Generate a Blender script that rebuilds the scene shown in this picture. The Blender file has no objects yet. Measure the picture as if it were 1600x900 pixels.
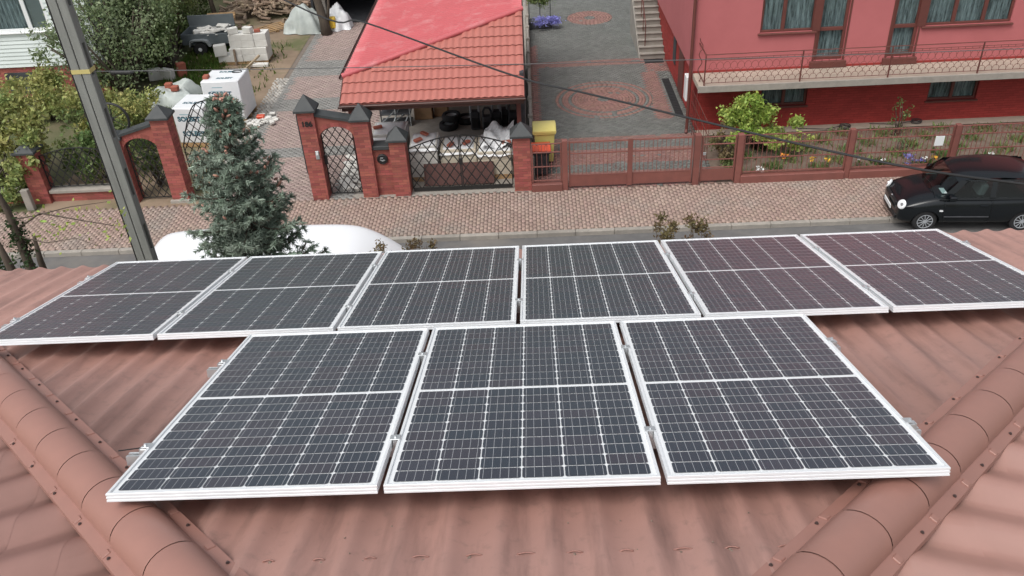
import bpy, bmesh, math, random
import numpy as np
from mathutils import Vector, Matrix
random.seed(7); RN = np.random.default_rng(11)
R = math.radians
scene = bpy.context.scene
COL = scene.collection

# ------------------------------------------------------------------ camera
cam_d = bpy.data.cameras.new('camera'); cam = bpy.data.objects.new('camera', cam_d); COL.objects.link(cam)
cam_d.sensor_width = 36.0; cam_d.lens = 36.0 * 1337.4 / 1600.0
cam_d.clip_start = 0.05; cam_d.clip_end = 2000
cam.matrix_world = Matrix(((0.998742, 0.038748, 0.031840, 0.0),
                           (0.004549, 0.562266, -0.826944, 0.0),
                           (-0.049945, 0.826048, 0.561382, 11.3),
                           (0, 0, 0, 1)))
scene.camera = cam

# ------------------------------------------------------------------ sky and sun (bright overcast)
SUN_EL, SUN_AZ = 58.0, 215.0          # azimuth clockwise from +Y: behind the viewer, to the left
world = bpy.data.worlds.new('World'); scene.world = world; world.use_nodes = True
wn = world.node_tree; wn.nodes.clear()
sky = wn.nodes.new('ShaderNodeTexSky'); sky.sky_type = 'NISHITA'; sky.sun_disc = False
sky.sun_elevation = R(SUN_EL); sky.sun_rotation = R(SUN_AZ)
sky.dust_density = 4.0; sky.air_density = 1.2; sky.altitude = 100
hsv = wn.nodes.new('ShaderNodeHueSaturation'); hsv.inputs['Saturation'].default_value = 0.30
wtc = wn.nodes.new('ShaderNodeTexCoord'); wno = wn.nodes.new('ShaderNodeTexNoise')
wno.inputs['Scale'].default_value = 2.6; wno.inputs['Detail'].default_value = 5
wmr = wn.nodes.new('ShaderNodeMapRange')
wmr.inputs['From Min'].default_value = 0.3; wmr.inputs['From Max'].default_value = 0.7
wmr.inputs['To Min'].default_value = 0.8; wmr.inputs['To Max'].default_value = 1.2
wmx = wn.nodes.new('ShaderNodeMix'); wmx.data_type = 'RGBA'; wmx.blend_type = 'MULTIPLY'; wmx.inputs['Factor'].default_value = 1
bg = wn.nodes.new('ShaderNodeBackground'); bg.inputs['Strength'].default_value = 0.13
wo = wn.nodes.new('ShaderNodeOutputWorld')
wn.links.new(sky.outputs[0], hsv.inputs['Color']); wn.links.new(wtc.outputs['Generated'], wno.inputs['Vector'])
wn.links.new(wno.outputs['Fac'], wmr.inputs['Value']); wn.links.new(hsv.outputs[0], wmx.inputs['A'])
wn.links.new(wmr.outputs[0], wmx.inputs['B']); wn.links.new(wmx.outputs['Result'], bg.inputs['Color'])
wn.links.new(bg.outputs[0], wo.inputs['Surface'])
sun_d = bpy.data.lights.new('sun', 'SUN'); sun_d.energy = 1.4; sun_d.angle = R(35); sun_d.color = (1.0, 0.975, 0.94)
sun = bpy.data.objects.new('sun', sun_d); COL.objects.link(sun)
sd = Vector((math.sin(R(SUN_AZ)) * math.cos(R(SUN_EL)), math.cos(R(SUN_AZ)) * math.cos(R(SUN_EL)), math.sin(R(SUN_EL))))
sun.rotation_euler = sd.to_track_quat('Z', 'Y').to_euler(); sun.location = (0, 0, 40)
vs = scene.view_settings; vs.view_transform = 'Standard'; vs.look = 'None'; vs.gamma = 1; vs.use_curve_mapping = False
vs.exposure = 0.35

# ------------------------------------------------------------------ materials
MATS = {}
def mat(name, c, rough=0.7, c2=None, ns=6.0, nlo=0.35, nhi=0.65, rnd=0.0, bump=0.0, bs=60.0, metal=0.0, coat=0.0,
        spec=0.5, stretch=None, hue=0.0, c3=None, ns3=1.2, lo3=0.5, hi3=0.75, streak=None):
    m = bpy.data.materials.new(name); m.use_nodes = True; nt = m.node_tree; n = nt.nodes; L = nt.links
    p = n['Principled BSDF']
    p.inputs['Roughness'].default_value = rough; p.inputs['Metallic'].default_value = metal
    p.inputs['Coat Weight'].default_value = coat; p.inputs['Coat Roughness'].default_value = 0.06
    p.inputs['Specular IOR Level'].default_value = spec
    tc = n.new('ShaderNodeTexCoord'); vec = tc.outputs['Object']
    if stretch:
        mp = n.new('ShaderNodeMapping'); mp.inputs['Scale'].default_value = stretch; L.new(vec, mp.inputs['Vector']); vec = mp.outputs[0]
    def rgb(c):
        q = n.new('ShaderNodeRGB'); q.outputs[0].default_value = (*c, 1); return q.outputs[0]
    col = rgb(c)
    def noisemix(col, c2, sc, lo, hi, det=6):
        no = n.new('ShaderNodeTexNoise'); no.inputs['Scale'].default_value = sc; no.inputs['Detail'].default_value = det
        no.inputs['Roughness'].default_value = 0.62; L.new(vec, no.inputs['Vector'])
        mr = n.new('ShaderNodeMapRange'); mr.inputs['From Min'].default_value = lo; mr.inputs['From Max'].default_value = hi
        L.new(no.outputs['Fac'], mr.inputs['Value'])
        mx = n.new('ShaderNodeMix'); mx.data_type = 'RGBA'; L.new(mr.outputs[0], mx.inputs['Factor'])
        L.new(col, mx.inputs['A']); L.new(rgb(c2), mx.inputs['B']); return mx.outputs['Result']
    if c2: col = noisemix(col, c2, ns, nlo, nhi)
    if c3: col = noisemix(col, c3, ns3, lo3, hi3)
    if streak:                                    # weather streaks running down a slope: (colour, mapping scale, low, high)
        mp = n.new('ShaderNodeMapping'); mp.inputs['Scale'].default_value = streak[1]; L.new(tc.outputs['Object'], mp.inputs['Vector'])
        keep = vec; vec = mp.outputs[0]; col = noisemix(col, streak[0], 1.0, streak[2], streak[3], 9); vec = keep
    if rnd or hue:
        at = n.new('ShaderNodeAttribute'); at.attribute_name = 'rnd'
        h = n.new('ShaderNodeHueSaturation')
        mr = n.new('ShaderNodeMapRange'); mr.inputs['To Min'].default_value = 1 - rnd; mr.inputs['To Max'].default_value = 1 + rnd
        L.new(at.outputs['Fac'], mr.inputs['Value']); L.new(mr.outputs[0], h.inputs['Value'])
        if hue:
            m2 = n.new('ShaderNodeMath'); m2.operation = 'MULTIPLY'; m2.inputs[1].default_value = 7.31; L.new(at.outputs['Fac'], m2.inputs[0])
            m3 = n.new('ShaderNodeMath'); m3.operation = 'FRACT'; L.new(m2.outputs[0], m3.inputs[0])
            mr2 = n.new('ShaderNodeMapRange'); mr2.inputs['To Min'].default_value = 0.5 - hue; mr2.inputs['To Max'].default_value = 0.5 + hue
            L.new(m3.outputs[0], mr2.inputs['Value']); L.new(mr2.outputs[0], h.inputs['Hue'])
        L.new(col, h.inputs['Color']); col = h.outputs[0]
    L.new(col, p.inputs['Base Color'])
    if bump:
        no = n.new('ShaderNodeTexNoise'); no.inputs['Scale'].default_value = bs; no.inputs['Detail'].default_value = 4; L.new(vec, no.inputs['Vector'])
        b = n.new('ShaderNodeBump'); b.inputs['Strength'].default_value = bump; b.inputs['Distance'].default_value = 0.01
        L.new(no.outputs['Fac'], b.inputs['Height']); L.new(b.outputs[0], p.inputs['Normal'])
    MATS[name] = m; return m

def glass(name, tint=(1, 1, 1), ior=1.5, rough=0.01):
    m = bpy.data.materials.new(name); m.use_nodes = True; nt = m.node_tree; n = nt.nodes; L = nt.links
    n.remove(n['Principled BSDF']); o = n['Material Output']
    t = n.new('ShaderNodeBsdfTransparent'); t.inputs[0].default_value = (*tint, 1)
    g = n.new('ShaderNodeBsdfGlossy'); g.inputs['Roughness'].default_value = rough
    f = n.new('ShaderNodeFresnel'); f.inputs['IOR'].default_value = ior
    ge = n.new('ShaderNodeNewGeometry'); om = n.new('ShaderNodeMath'); om.operation = 'SUBTRACT'; om.inputs[0].default_value = 1; L.new(ge.outputs['Backfacing'], om.inputs[1])
    fm = n.new('ShaderNodeMath'); fm.operation = 'MULTIPLY'; L.new(f.outputs[0], fm.inputs[0]); L.new(om.outputs[0], fm.inputs[1])   # no total reflection on the inner side of a thin pane
    mx = n.new('ShaderNodeMixShader'); L.new(fm.outputs[0], mx.inputs[0]); L.new(t.outputs[0], mx.inputs[1]); L.new(g.outputs[0], mx.inputs[2])
    L.new(mx.outputs[0], o.inputs['Surface']); MATS[name] = m; return m

def leafmat(name, c, c2, rnd=0.35, hue=0.02, trans=0.35):
    m = mat(name, c, 0.55, c2, ns=0.9, nlo=0.4, nhi=0.6, rnd=rnd, hue=hue, spec=0.3)
    nt = m.node_tree; n = nt.nodes; L = nt.links; p = n['Principled BSDF']; o = n['Material Output']
    tr = n.new('ShaderNodeBsdfTranslucent'); L.new(p.inputs['Base Color'].links[0].from_socket, tr.inputs['Color'])
    mx = n.new('ShaderNodeMixShader'); mx.inputs[0].default_value = trans
    L.new(p.outputs[0], mx.inputs[1]); L.new(tr.outputs[0], mx.inputs[2]); L.new(mx.outputs[0], o.inputs['Surface'])
    return m

# sheet metal of our own roof, ridge, panels
mat('roof_sheet', (0.395, 0.222, 0.188), 0.5, (0.345, 0.196, 0.165), ns=2.2, bump=0.05, bs=220, c3=(0.30, 0.185, 0.158), ns3=1.3, lo3=0.5, hi3=0.85)
mat('roof_front', (0.425, 0.238, 0.197), 0.55, (0.375, 0.212, 0.176), ns=2.6, bump=0.15, bs=260, c3=(0.275, 0.165, 0.14), ns3=16, lo3=0.55, hi3=0.8, streak=((0.195, 0.112, 0.094), (10, 1.3, 1.3), 0.50, 0.80))
mat('ridge_metal', (0.325, 0.163, 0.130), 0.48, (0.285, 0.146, 0.118), ns=3.0, bump=0.03, bs=180)
mat('screw', (0.09, 0.06, 0.055), 0.5, metal=0.4)
mat('dirt', (0.14, 0.10, 0.08), 0.9, (0.25, 0.19, 0.15), ns=30)
mat('alu', (0.82, 0.84, 0.85), 0.38, (0.76, 0.78, 0.80), ns=9, metal=0.25, stretch=(1, 12, 12))
mat('alu_raw', (0.62, 0.64, 0.65), 0.35, metal=0.8)
mat('backsheet', (0.82, 0.84, 0.85), 0.5)
mat('cell', (0.014, 0.016, 0.023), 0.35, (0.022, 0.023, 0.030), ns=1.7, rnd=0.25, hue=0.02)
mat('busbar', (0.34, 0.35, 0.37), 0.5)
glass('panel_glass', ior=1.31, rough=0.26)
mat('black_plastic', (0.012, 0.012, 0.013), 0.5)
# street
mat('asphalt', (0.115, 0.112, 0.110), 0.9, (0.15, 0.145, 0.14), ns=2.0, bump=0.3, bs=160, c3=(0.20, 0.18, 0.155), ns3=0.35, lo3=0.55, hi3=0.75)
mat('concrete', (0.34, 0.31, 0.27), 0.88, (0.27, 0.25, 0.22), ns=4, bump=0.2, bs=90, rnd=0.12)
mat('pole_concrete', (0.265, 0.275, 0.255), 0.92, (0.205, 0.212, 0.198), ns=3.0, bump=0.35, bs=120, stretch=(3, 3, 0.4))
mat('sand_joint', (0.165, 0.135, 0.112), 0.95, (0.21, 0.172, 0.142), ns=8)
mat('paver_pink', (0.33, 0.235, 0.195), 0.88, (0.36, 0.27, 0.225), ns=1.0, rnd=0.11, hue=0.008, c3=(0.27, 0.235, 0.205), ns3=0.5, lo3=0.52, hi3=0.72)
mat('paver_grey', (0.140, 0.146, 0.134), 0.9, (0.165, 0.170, 0.158), ns=1.2, rnd=0.16, hue=0.01)
mat('paver_red', (0.27, 0.150, 0.128), 0.88, (0.23, 0.135, 0.115), ns=1.2, rnd=0.14, hue=0.01)
mat('rosette_red', (0.285, 0.158, 0.132), 0.88, (0.25, 0.142, 0.12), ns=1.2, rnd=0.12, hue=0.008)
mat('band_grey', (0.235, 0.230, 0.215), 0.9, (0.265, 0.258, 0.242), ns=1.2, rnd=0.14, hue=0.01)
mat('drive_brown', (0.345, 0.262, 0.235), 0.9, (0.38, 0.29, 0.26), ns=0.8, rnd=0.11, hue=0.01, c3=(0.26, 0.215, 0.19), ns3=0.4)
mat('cobble', (0.42, 0.40, 0.37), 0.9, (0.30, 0.28, 0.25), ns=5, rnd=0.3)
mat('yard_soil', (0.215, 0.155, 0.105), 0.95, (0.29, 0.215, 0.15), ns=0.9, bump=0.6, bs=14, c3=(0.12, 0.125, 0.055), ns3=0.32, lo3=0.5, hi3=0.62)
mat('bed_soil', (0.135, 0.095, 0.072), 0.95, (0.18, 0.135, 0.105), ns=5, bump=0.8, bs=25, c3=(0.10, 0.11, 0.05), ns3=2.0, lo3=0.56, hi3=0.72)
mat('garden', (0.075, 0.095, 0.035), 0.95, (0.15, 0.13, 0.075), ns=0.8, bump=0.6, bs=12)
# walls
mat('brick', (0.34, 0.098, 0.078), 0.82, (0.29, 0.083, 0.066), ns=2.0, rnd=0.22, hue=0.008, bump=0.2, bs=90)
mat('mortar', (0.27, 0.125, 0.105), 0.95, (0.22, 0.10, 0.085), ns=10)
mat('red_brick_paint', (0.345, 0.036, 0.030), 0.72, (0.305, 0.033, 0.027), ns=1.3, rnd=0.12, bump=0.2, bs=80)
mat('red_mortar', (0.215, 0.026, 0.021), 0.85)
mat('pink_plaster', (0.475, 0.142, 0.146), 0.85, (0.435, 0.128, 0.130), ns=0.9, bump=0.25, bs=140)
mat('brown_paint', (0.145, 0.046, 0.036), 0.5, (0.12, 0.04, 0.033), ns=3)
mat('fence_paint', (0.225, 0.082, 0.066), 0.55, (0.185, 0.070, 0.057), ns=3, rnd=0.1)
mat('wrought', (0.018, 0.018, 0.018), 0.5)
mat('cap_slate', (0.037, 0.042, 0.044), 0.62, (0.052, 0.056, 0.056), ns=5, bump=0.1)
mat('white_siding', (0.72, 0.78, 0.76), 0.5, (0.66, 0.72, 0.70), ns=1.4, rnd=0.04)
mat('white_plastic', (0.80, 0.81, 0.81), 0.35)
mat('lace', (0.25, 0.285, 0.305), 0.95, (0.045, 0.055, 0.06), ns=22, nlo=0.40, nhi=0.60, stretch=(1, 0.1, 0.09), c3=(0.16, 0.185, 0.20), ns3=60, lo3=0.5, hi3=0.6)  # vertical stripes paint the light and dark of curtain folds into the colour
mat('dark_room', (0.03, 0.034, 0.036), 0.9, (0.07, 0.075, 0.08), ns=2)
mat('grey_blind', (0.16, 0.17, 0.175), 0.8)
glass('window_glass', (0.9, 0.95, 0.94), 1.5, 0.005)
mat('tile_front', (0.43, 0.150, 0.120), 0.5, (0.39, 0.135, 0.108), ns=1.5, rnd=0.10, c3=(0.40, 0.16, 0.13), ns3=0.9, lo3=0.5, hi3=0.75)
mat('tile_side', (0.53, 0.118, 0.128), 0.42, (0.49, 0.110, 0.118), ns=1.3, c3=(0.58, 0.25, 0.25), ns3=1.7, lo3=0.52, hi3=0.80)  # pinker than tile_front: sky sheen on the side slope put into the colour
mat('gutter_brown', (0.10, 0.045, 0.036), 0.4, (0.08, 0.037, 0.03), ns=4)
mat('block_white', (0.70, 0.69, 0.65), 0.9, (0.61, 0.595, 0.55), ns=3, rnd=0.08, bump=0.3, bs=80)
mat('block_cream', (0.66, 0.60, 0.48), 0.9, (0.58, 0.52, 0.41), ns=3, rnd=0.10, bump=0.3, bs=80)
mat('film_white', (0.78, 0.79, 0.80), 0.35, (0.72, 0.74, 0.75), ns=4, bump=0.25, bs=9)
mat('print_blue', (0.025, 0.095, 0.13), 0.6)
mat('print_teal', (0.16, 0.36, 0.42), 0.6)
mat('tarp', (0.50, 0.54, 0.51), 0.55, (0.40, 0.44, 0.42), ns=3, bump=0.3, bs=20)
mat('timber', (0.42, 0.275, 0.14), 0.85, (0.34, 0.215, 0.11), ns=8, rnd=0.22, stretch=(1, 1, 6))
mat('old_wood', (0.37, 0.28, 0.20), 0.9, (0.23, 0.17, 0.12), ns=6, rnd=0.45, hue=0.015)
mat('bark', (0.10, 0.078, 0.058), 0.95, (0.065, 0.052, 0.04), ns=14, bump=0.8, bs=40, stretch=(1, 1, 0.25))
mat('trailer_grey', (0.115, 0.135, 0.145), 0.5, (0.14, 0.16, 0.17), ns=3)
mat('galvanised', (0.42, 0.45, 0.46), 0.45, metal=0.5)
mat('rubber', (0.018, 0.018, 0.019), 0.85)
mat('rust_sheet', (0.125, 0.052, 0.042), 0.6, (0.095, 0.04, 0.033), ns=3)
mat('cardboard', (0.36, 0.225, 0.125), 0.85, (0.31, 0.195, 0.11), ns=3)
mat('dark_stuff', (0.035, 0.037, 0.042), 0.55, (0.06, 0.062, 0.068), ns=5)
mat('grey_plastic', (0.36, 0.38, 0.40), 0.45)
mat('yellow_bin', (0.70, 0.60, 0.20), 0.42, (0.66, 0.56, 0.17), ns=3)
mat('red_lid', (0.62, 0.085, 0.035), 0.4)
mat('yellow_bucket', (0.75, 0.50, 0.06), 0.5)
mat('car_paint', (0.006, 0.008, 0.010), 0.22, coat=0.25, spec=0.35)
mat('van_white', (0.84, 0.85, 0.86), 0.35, coat=0.4)
mat('chrome', (0.75, 0.76, 0.77), 0.18, metal=0.9)
mat('lamp_white', (0.82, 0.84, 0.85), 0.15, coat=1.0)
mat('orange_lamp', (0.7, 0.25, 0.04), 0.3)
glass('car_glass', (0.50, 0.60, 0.59), 1.5, 0.005)
mat('car_inside', (0.10, 0.11, 0.11), 0.85)
mat('yellow_tape', (0.58, 0.50, 0.20), 0.6)
mat('cable', (0.02, 0.02, 0.021), 0.6)
mat('wire_grey', (0.10, 0.10, 0.10), 0.6)
mat('paper', (0.75, 0.78, 0.78), 0.7)
mat('apron', (0.44, 0.37, 0.30), 0.9, (0.37, 0.31, 0.25), ns=2.5, bump=0.2)
mat('step_concrete', (0.33, 0.305, 0.27), 0.9, (0.26, 0.24, 0.21), ns=3, bump=0.3)
mat('mat_black', (0.02, 0.02, 0.021), 0.95)
mat('petal_blue', (0.25, 0.25, 0.60), 0.7, rnd=0.3)
mat('petal_yellow', (0.75, 0.45, 0.04), 0.7, rnd=0.3, hue=0.03)
mat('petal_white', (0.8, 0.8, 0.78), 0.7, rnd=0.1)
mat('petal_orange', (0.75, 0.27, 0.04), 0.7, rnd=0.3)
mat('terracotta', (0.36, 0.11, 0.07), 0.85, (0.30, 0.09, 0.06), ns=5)
mat('shoot_pink', (0.50, 0.25, 0.20), 0.75, (0.36, 0.20, 0.14), ns=3, rnd=0.3)
leafmat('needles', (0.205, 0.275, 0.210), (0.290, 0.350, 0.285), rnd=0.5, hue=0.012, trans=0.15)
leafmat('leaf_bright', (0.300, 0.420, 0.085), (0.400, 0.480, 0.130), rnd=0.4, hue=0.02)
leafmat('leaf_yellow', (0.390, 0.385, 0.135), (0.275, 0.335, 0.120), rnd=0.45, hue=0.025)
leafmat('leaf_green', (0.135, 0.205, 0.070), (0.200, 0.240, 0.090), rnd=0.5, hue=0.02)
leafmat('leaf_grey', (0.200, 0.265, 0.125), (0.26, 0.315, 0.185), rnd=0.35, hue=0.015)
leafmat('leaf_dark', (0.030, 0.060, 0.022), (0.05, 0.085, 0.03), rnd=0.5, hue=0.02)
leafmat('leaf_brown', (0.20, 0.135, 0.075), (0.17, 0.16, 0.07), rnd=0.5, hue=0.02)
leafmat('grass_blade', (0.085, 0.155, 0.028), (0.13, 0.17, 0.045), rnd=0.45, hue=0.02)

# ------------------------------------------------------------------ building helpers
ORG = {}
def tags(o, label=None, cat=None, group=None, kind=None):
    if label: o['label'] = label
    if cat: o['category'] = cat
    if group: o['group'] = group
    if kind: o['kind'] = kind
    return o
def thing(name, label, cat, loc=(0, 0, 0), group=None, rot=None):
    o = bpy.data.objects.new(name, None); COL.objects.link(o); o.location = loc; o.empty_display_size = 0.2
    ORG[o.name] = Vector(loc) if rot is None else Vector((0, 0, 0))
    if rot is not None: o.rotation_euler = rot
    return tags(o, label, cat, group)

class MB:
    def __init__(s): s.v = []; s.f = []; s.r = []
    def add(s, vs_, fs, r=None):
        b = len(s.v); s.v.extend(vs_); r = random.random() if r is None else r
        for f in fs: s.f.append(tuple(b + i for i in f)); s.r.append(r)
        return s
    def box(s, x0, x1, y0, y1, z0, z1, r=None, T=None):
        v = [(x0, y0, z0), (x1, y0, z0), (x1, y1, z0), (x0, y1, z0), (x0, y0, z1), (x1, y0, z1), (x1, y1, z1), (x0, y1, z1)]
        if T is not None: v = [tuple(T @ Vector(p)) for p in v]
        return s.add(v, [(0, 3, 2, 1), (4, 5, 6, 7), (0, 1, 5, 4), (1, 2, 6, 5), (2, 3, 7, 6), (3, 0, 4, 7)], r)
    def cbox(s, x0, x1, y0, y1, z0, z1, c, r=None, T=None):       # box with chamfered edges all round
        xs = (x0, x1); ys = (y0, y1); zs = (z0, z1); v = []; idx = {}
        for i in (0, 1):
            for j in (0, 1):
                for k in (0, 1):
                    sx = xs[i] + (c if i == 0 else -c); sy = ys[j] + (c if j == 0 else -c); sz = zs[k] + (c if k == 0 else -c)
                    idx[i, j, k, 'x'] = len(v); v.append((xs[i], sy, sz))
                    idx[i, j, k, 'y'] = len(v); v.append((sx, ys[j], sz))
                    idx[i, j, k, 'z'] = len(v); v.append((sx, sy, zs[k]))
        f = []
        for i in (0, 1):
            q = [idx[i, j, k, 'x'] for j, k in ((0, 0), (1, 0), (1, 1), (0, 1))]; f.append(q if i else q[::-1])
            q = [idx[j, i, k, 'y'] for j, k in ((0, 0), (1, 0), (1, 1), (0, 1))]; f.append(q[::-1] if i else q)
            q = [idx[j, k, i, 'z'] for j, k in ((0, 0), (1, 0), (1, 1), (0, 1))]; f.append(q if i else q[::-1])
        for a in (0, 1):
            for b in (0, 1):
                f.append([idx[a, b, 0, 'x'], idx[a, b, 0, 'y'], idx[a, b, 1, 'y'], idx[a, b, 1, 'x']])
                f.append([idx[a, 0, b, 'x'], idx[a, 0, b, 'z'], idx[a, 1, b, 'z'], idx[a, 1, b, 'x']])
                f.append([idx[0, a, b, 'y'], idx[0, a, b, 'z'], idx[1, a, b, 'z'], idx[1, a, b, 'y']])
                for k in (0, 1): f.append([idx[a, b, k, 'x'], idx[a, b, k, 'y'], idx[a, b, k, 'z']])
        if T is not None: v = [tuple(T @ Vector(p)) for p in v]
        return s.add(v, f, r)
    def tube(s, pts, r, n=6, rad=None, cap=True, rr=None):
        pts = [Vector(p) for p in pts]; m = len(pts); V = []; F = []; up = None
        for i, p in enumerate(pts):
            d = (pts[min(i + 1, m - 1)] - pts[max(i - 1, 0)]).normalized()
            if up is None:
                a = Vector((0, 0, 1)) if abs(d.z) < 0.9 else Vector((1, 0, 0)); up = (a - d * a.dot(d)).normalized()
            else: up = (up - d * up.dot(d)).normalized()
            q = d.cross(up); rad_i = rad[i] if rad else r
            for k in range(n):
                t = 2 * math.pi * (k + 0.5) / n; V.append(tuple(p + (up * math.cos(t) + q * math.sin(t)) * rad_i))
        for i in range(m - 1):
            for k in range(n): F.append((i * n + k, i * n + (k + 1) % n, (i + 1) * n + (k + 1) % n, (i + 1) * n + k))
        if cap: F.append(tuple(range(n))[::-1]); F.append(tuple((m - 1) * n + k for k in range(n)))
        return s.add(V, F, rr)
    def lathe(s, prof, c=(0, 0, 0), n=20, axis='z', r=None):
        V = []; F = []
        for (rad, h) in prof:
            for k in range(n):
                t = 2 * math.pi * k / n; a, b = rad * math.cos(t), rad * math.sin(t)
                V.append({'z': (c[0] + a, c[1] + b, c[2] + h), 'y': (c[0] + a, c[1] + h, c[2] + b), 'x': (c[0] + h, c[1] + a, c[2] + b)}[axis])
        for i in range(len(prof) - 1):
            for k in range(n): F.append((i * n + k, i * n + (k + 1) % n, (i + 1) * n + (k + 1) % n, (i + 1) * n + k))
        F.append(tuple(range(n))); F.append(tuple((len(prof) - 1) * n + k for k in range(n)))
        return s.add(V, F, r)
    def prism(s, poly, y0, y1, axis='y', r=None):                  # polygon (a, b) extruded along an axis
        n = len(poly)
        def P(a, b, t): return {'y': (a, t, b), 'x': (t, a, b), 'z': (a, b, t)}[axis]
        V = [P(a, b, y0) for a, b in poly] + [P(a, b, y1) for a, b in poly]
        F = [tuple(range(n)), tuple(range(2 * n - 1, n - 1, -1))] + [(i, i + n, (i + 1) % n + n, (i + 1) % n) for i in range(n)]
        return s.add(V, F, r)
    def build(s, name, m, parent=None, origin=None, smooth=False, local=False, label=None, cat=None, group=None, kind=None, bevel=0):
        me = bpy.data.meshes.new(name)
        o0 = Vector((0, 0, 0))
        if parent is not None and not local: o0 = ORG[parent.name]
        elif origin is not None: o0 = Vector(origin)
        me.from_pydata([(x - o0.x, y - o0.y, z - o0.z) for x, y, z in s.v], [], s.f)
        a = me.attributes.new('rnd', 'FLOAT', 'FACE'); a.data.foreach_set('value', s.r)
        me.materials.append(MATS[m])
        bm = bmesh.new(); bm.from_mesh(me); bmesh.ops.recalc_face_normals(bm, faces=bm.faces[:])
        if bevel: bmesh.ops.bevel(bm, geom=bm.edges[:], offset=bevel, segments=1, affect='EDGES', profile=0.5, clamp_overlap=True)
        bm.to_mesh(me); bm.free()
        if smooth: me.shade_smooth(); 
        if smooth == 'auto': me.set_sharp_from_angle(angle=R(38))
        return link(name, me, parent, origin, label, cat, group, kind)
def link(name, me, parent=None, origin=None, label=None, cat=None, group=None, kind=None):
    o = bpy.data.objects.new(name, me); COL.objects.link(o)
    if parent is not None: o.parent = parent; ORG[o.name] = ORG[parent.name].copy()
    elif origin is not None: o.location = origin; ORG[o.name] = Vector(origin)
    else: ORG[o.name] = Vector((0, 0, 0))
    return tags(o, label, cat, group, kind)
def arr(name, V, F, rnd, m, parent=None, smooth=False, **k):
    """numpy vertices (n,3) in world space, faces (m,4), per-face rnd"""
    o0 = np.array(ORG[parent.name]) if parent is not None else np.array(k.get('origin') or (0, 0, 0))
    me = bpy.data.meshes.new(name); V = np.asarray(V, float) - o0; F = np.asarray(F, np.int32)
    me.vertices.add(len(V)); me.vertices.foreach_set('co', V.ravel())
    c = F.shape[1]; me.loops.add(F.size); me.loops.foreach_set('vertex_index', F.ravel())
    me.polygons.add(len(F)); me.polygons.foreach_set('loop_start', np.arange(0, F.size, c, dtype=np.int32))
    me.update(calc_edges=True)
    a = me.attributes.new('rnd', 'FLOAT', 'FACE'); a.data.foreach_set('value', np.asarray(rnd, np.float32))
    me.materials.append(MATS[m])
    if smooth: me.shade_smooth()
    return link(name, me, parent, **k)
def leaves(P, size, jit=0.4, asp=0.55, up=0.0, rng=RN):
    """diamond leaves at points P -> V, F, rnd"""
    n = len(P); a = rng.normal(size=(n, 3)); a[:, 2] += up; a /= np.linalg.norm(a, axis=1)[:, None]
    b = rng.normal(size=(n, 3)); b -= (a * b).sum(1)[:, None] * a; b /= np.linalg.norm(b, axis=1)[:, None]
    s = (size * (1 + jit * rng.uniform(-1, 1, n)))[:, None]; c = np.cross(a, b)
    V = np.stack([P - b * s * 0.5, P + c * s * asp * 0.5 + a * s * 0.08, P + b * s * 0.5, P - c * s * asp * 0.5 + a * s * 0.08], 1).reshape(-1, 3)
    F = np.arange(4 * n).reshape(n, 4); return V, F, rng.uniform(0, 1, n)
def blobpts(blobs, dens, rng=RN, shell=0.55):
    """points in lumpy ellipsoids: blobs = (x,y,z,rx,ry,rz)"""
    out = []
    for (x, y, z, rx, ry, rz) in blobs:
        n = int(dens * (rx * ry + rx * rz + ry * rz))
        # sub-clumps so that the crown shows lights, darks and gaps
        k = max(6, int(14 * (rx * ry * rz) ** 0.5)); d = rng.normal(size=(k, 3)); d /= np.linalg.norm(d, axis=1)[:, None]
        cc = d * (shell + (1 - shell) * rng.uniform(0, 1, (k, 1))); idx = rng.integers(0, k, n)
        q = cc[idx] + rng.normal(size=(n, 3)) * 0.19
        out.append(q * np.array([rx, ry, rz]) + np.array([x, y, z]))
    return np.concatenate(out)
def smoothnoise(n, seed):
    rng = np.random.default_rng(seed); return rng.uniform(-1, 1, n)
# ================================================================== OUR HOUSE: hipped sheet roof, ridge caps, solar panels
SL, CL = 0.29434, 0.95570; TB = SL / CL
PA = Vector((-3.305, 5.652, 7.856))                  # far left corner of the far panel row, on the glass side
NRM = Vector((0, SL, CL)); UPS = Vector((0, -CL, SL))
XA, YA = -0.15, 0.765; EAVE_Y = 6.07; EAVE_D = EAVE_Y - YA
def crest_z(y): return PA.z + (-0.140 - SL * (y - PA.y)) / CL
ZA = crest_z(YA); PER = 0.1833; YB = -9.0
house = thing('house', 'house with brown sheet metal hip roof carrying the solar panels', 'house', (0, -1.6, 0))
m = MB()                                             # walls, fascia and soffit under the roof
ex = EAVE_D - 0.45
m.box(XA - ex, XA + ex, YB - 4.6, YA + ex, 0, ZA - EAVE_D * TB - 0.02)
m.build('wall', 'pink_plaster', house)
def wave(t, ex=.75):
    q = 2 * np.pi * t / PER; c = 0.5 + 0.5 * np.cos(q + .55 * np.sin(q)); return -0.027 * (1 - c ** ex)
# front slope: waves run down the slope, one sheet overlap high up
sub = 12; xs = np.arange(-EAVE_D, EAVE_D + 1e-6, PER / sub); V = []; F = []
rows = 5
for x in xs:
    yh = YA + abs(x); w = wave(x + 0.03); w2 = w + 0.007
    ys = [EAVE_Y, max(4.0, yh), max(1.985, yh), max(1.965, yh), yh]
    for k, y in enumerate(ys):
        zz = crest_z(y) + (w2 if k >= 3 else w) - 0.03 * 0; V.append((XA + x, y, zz + 0.0))
for i in range(len(xs) - 1):
    for k in range(rows - 1):
        a = i * rows + k; F.append((a, a + 1, a + rows + 1, a + rows))
arr('roof_sheet', V, F, np.full(len(F), 0.5), 'roof_front', house, smooth=True)
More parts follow.
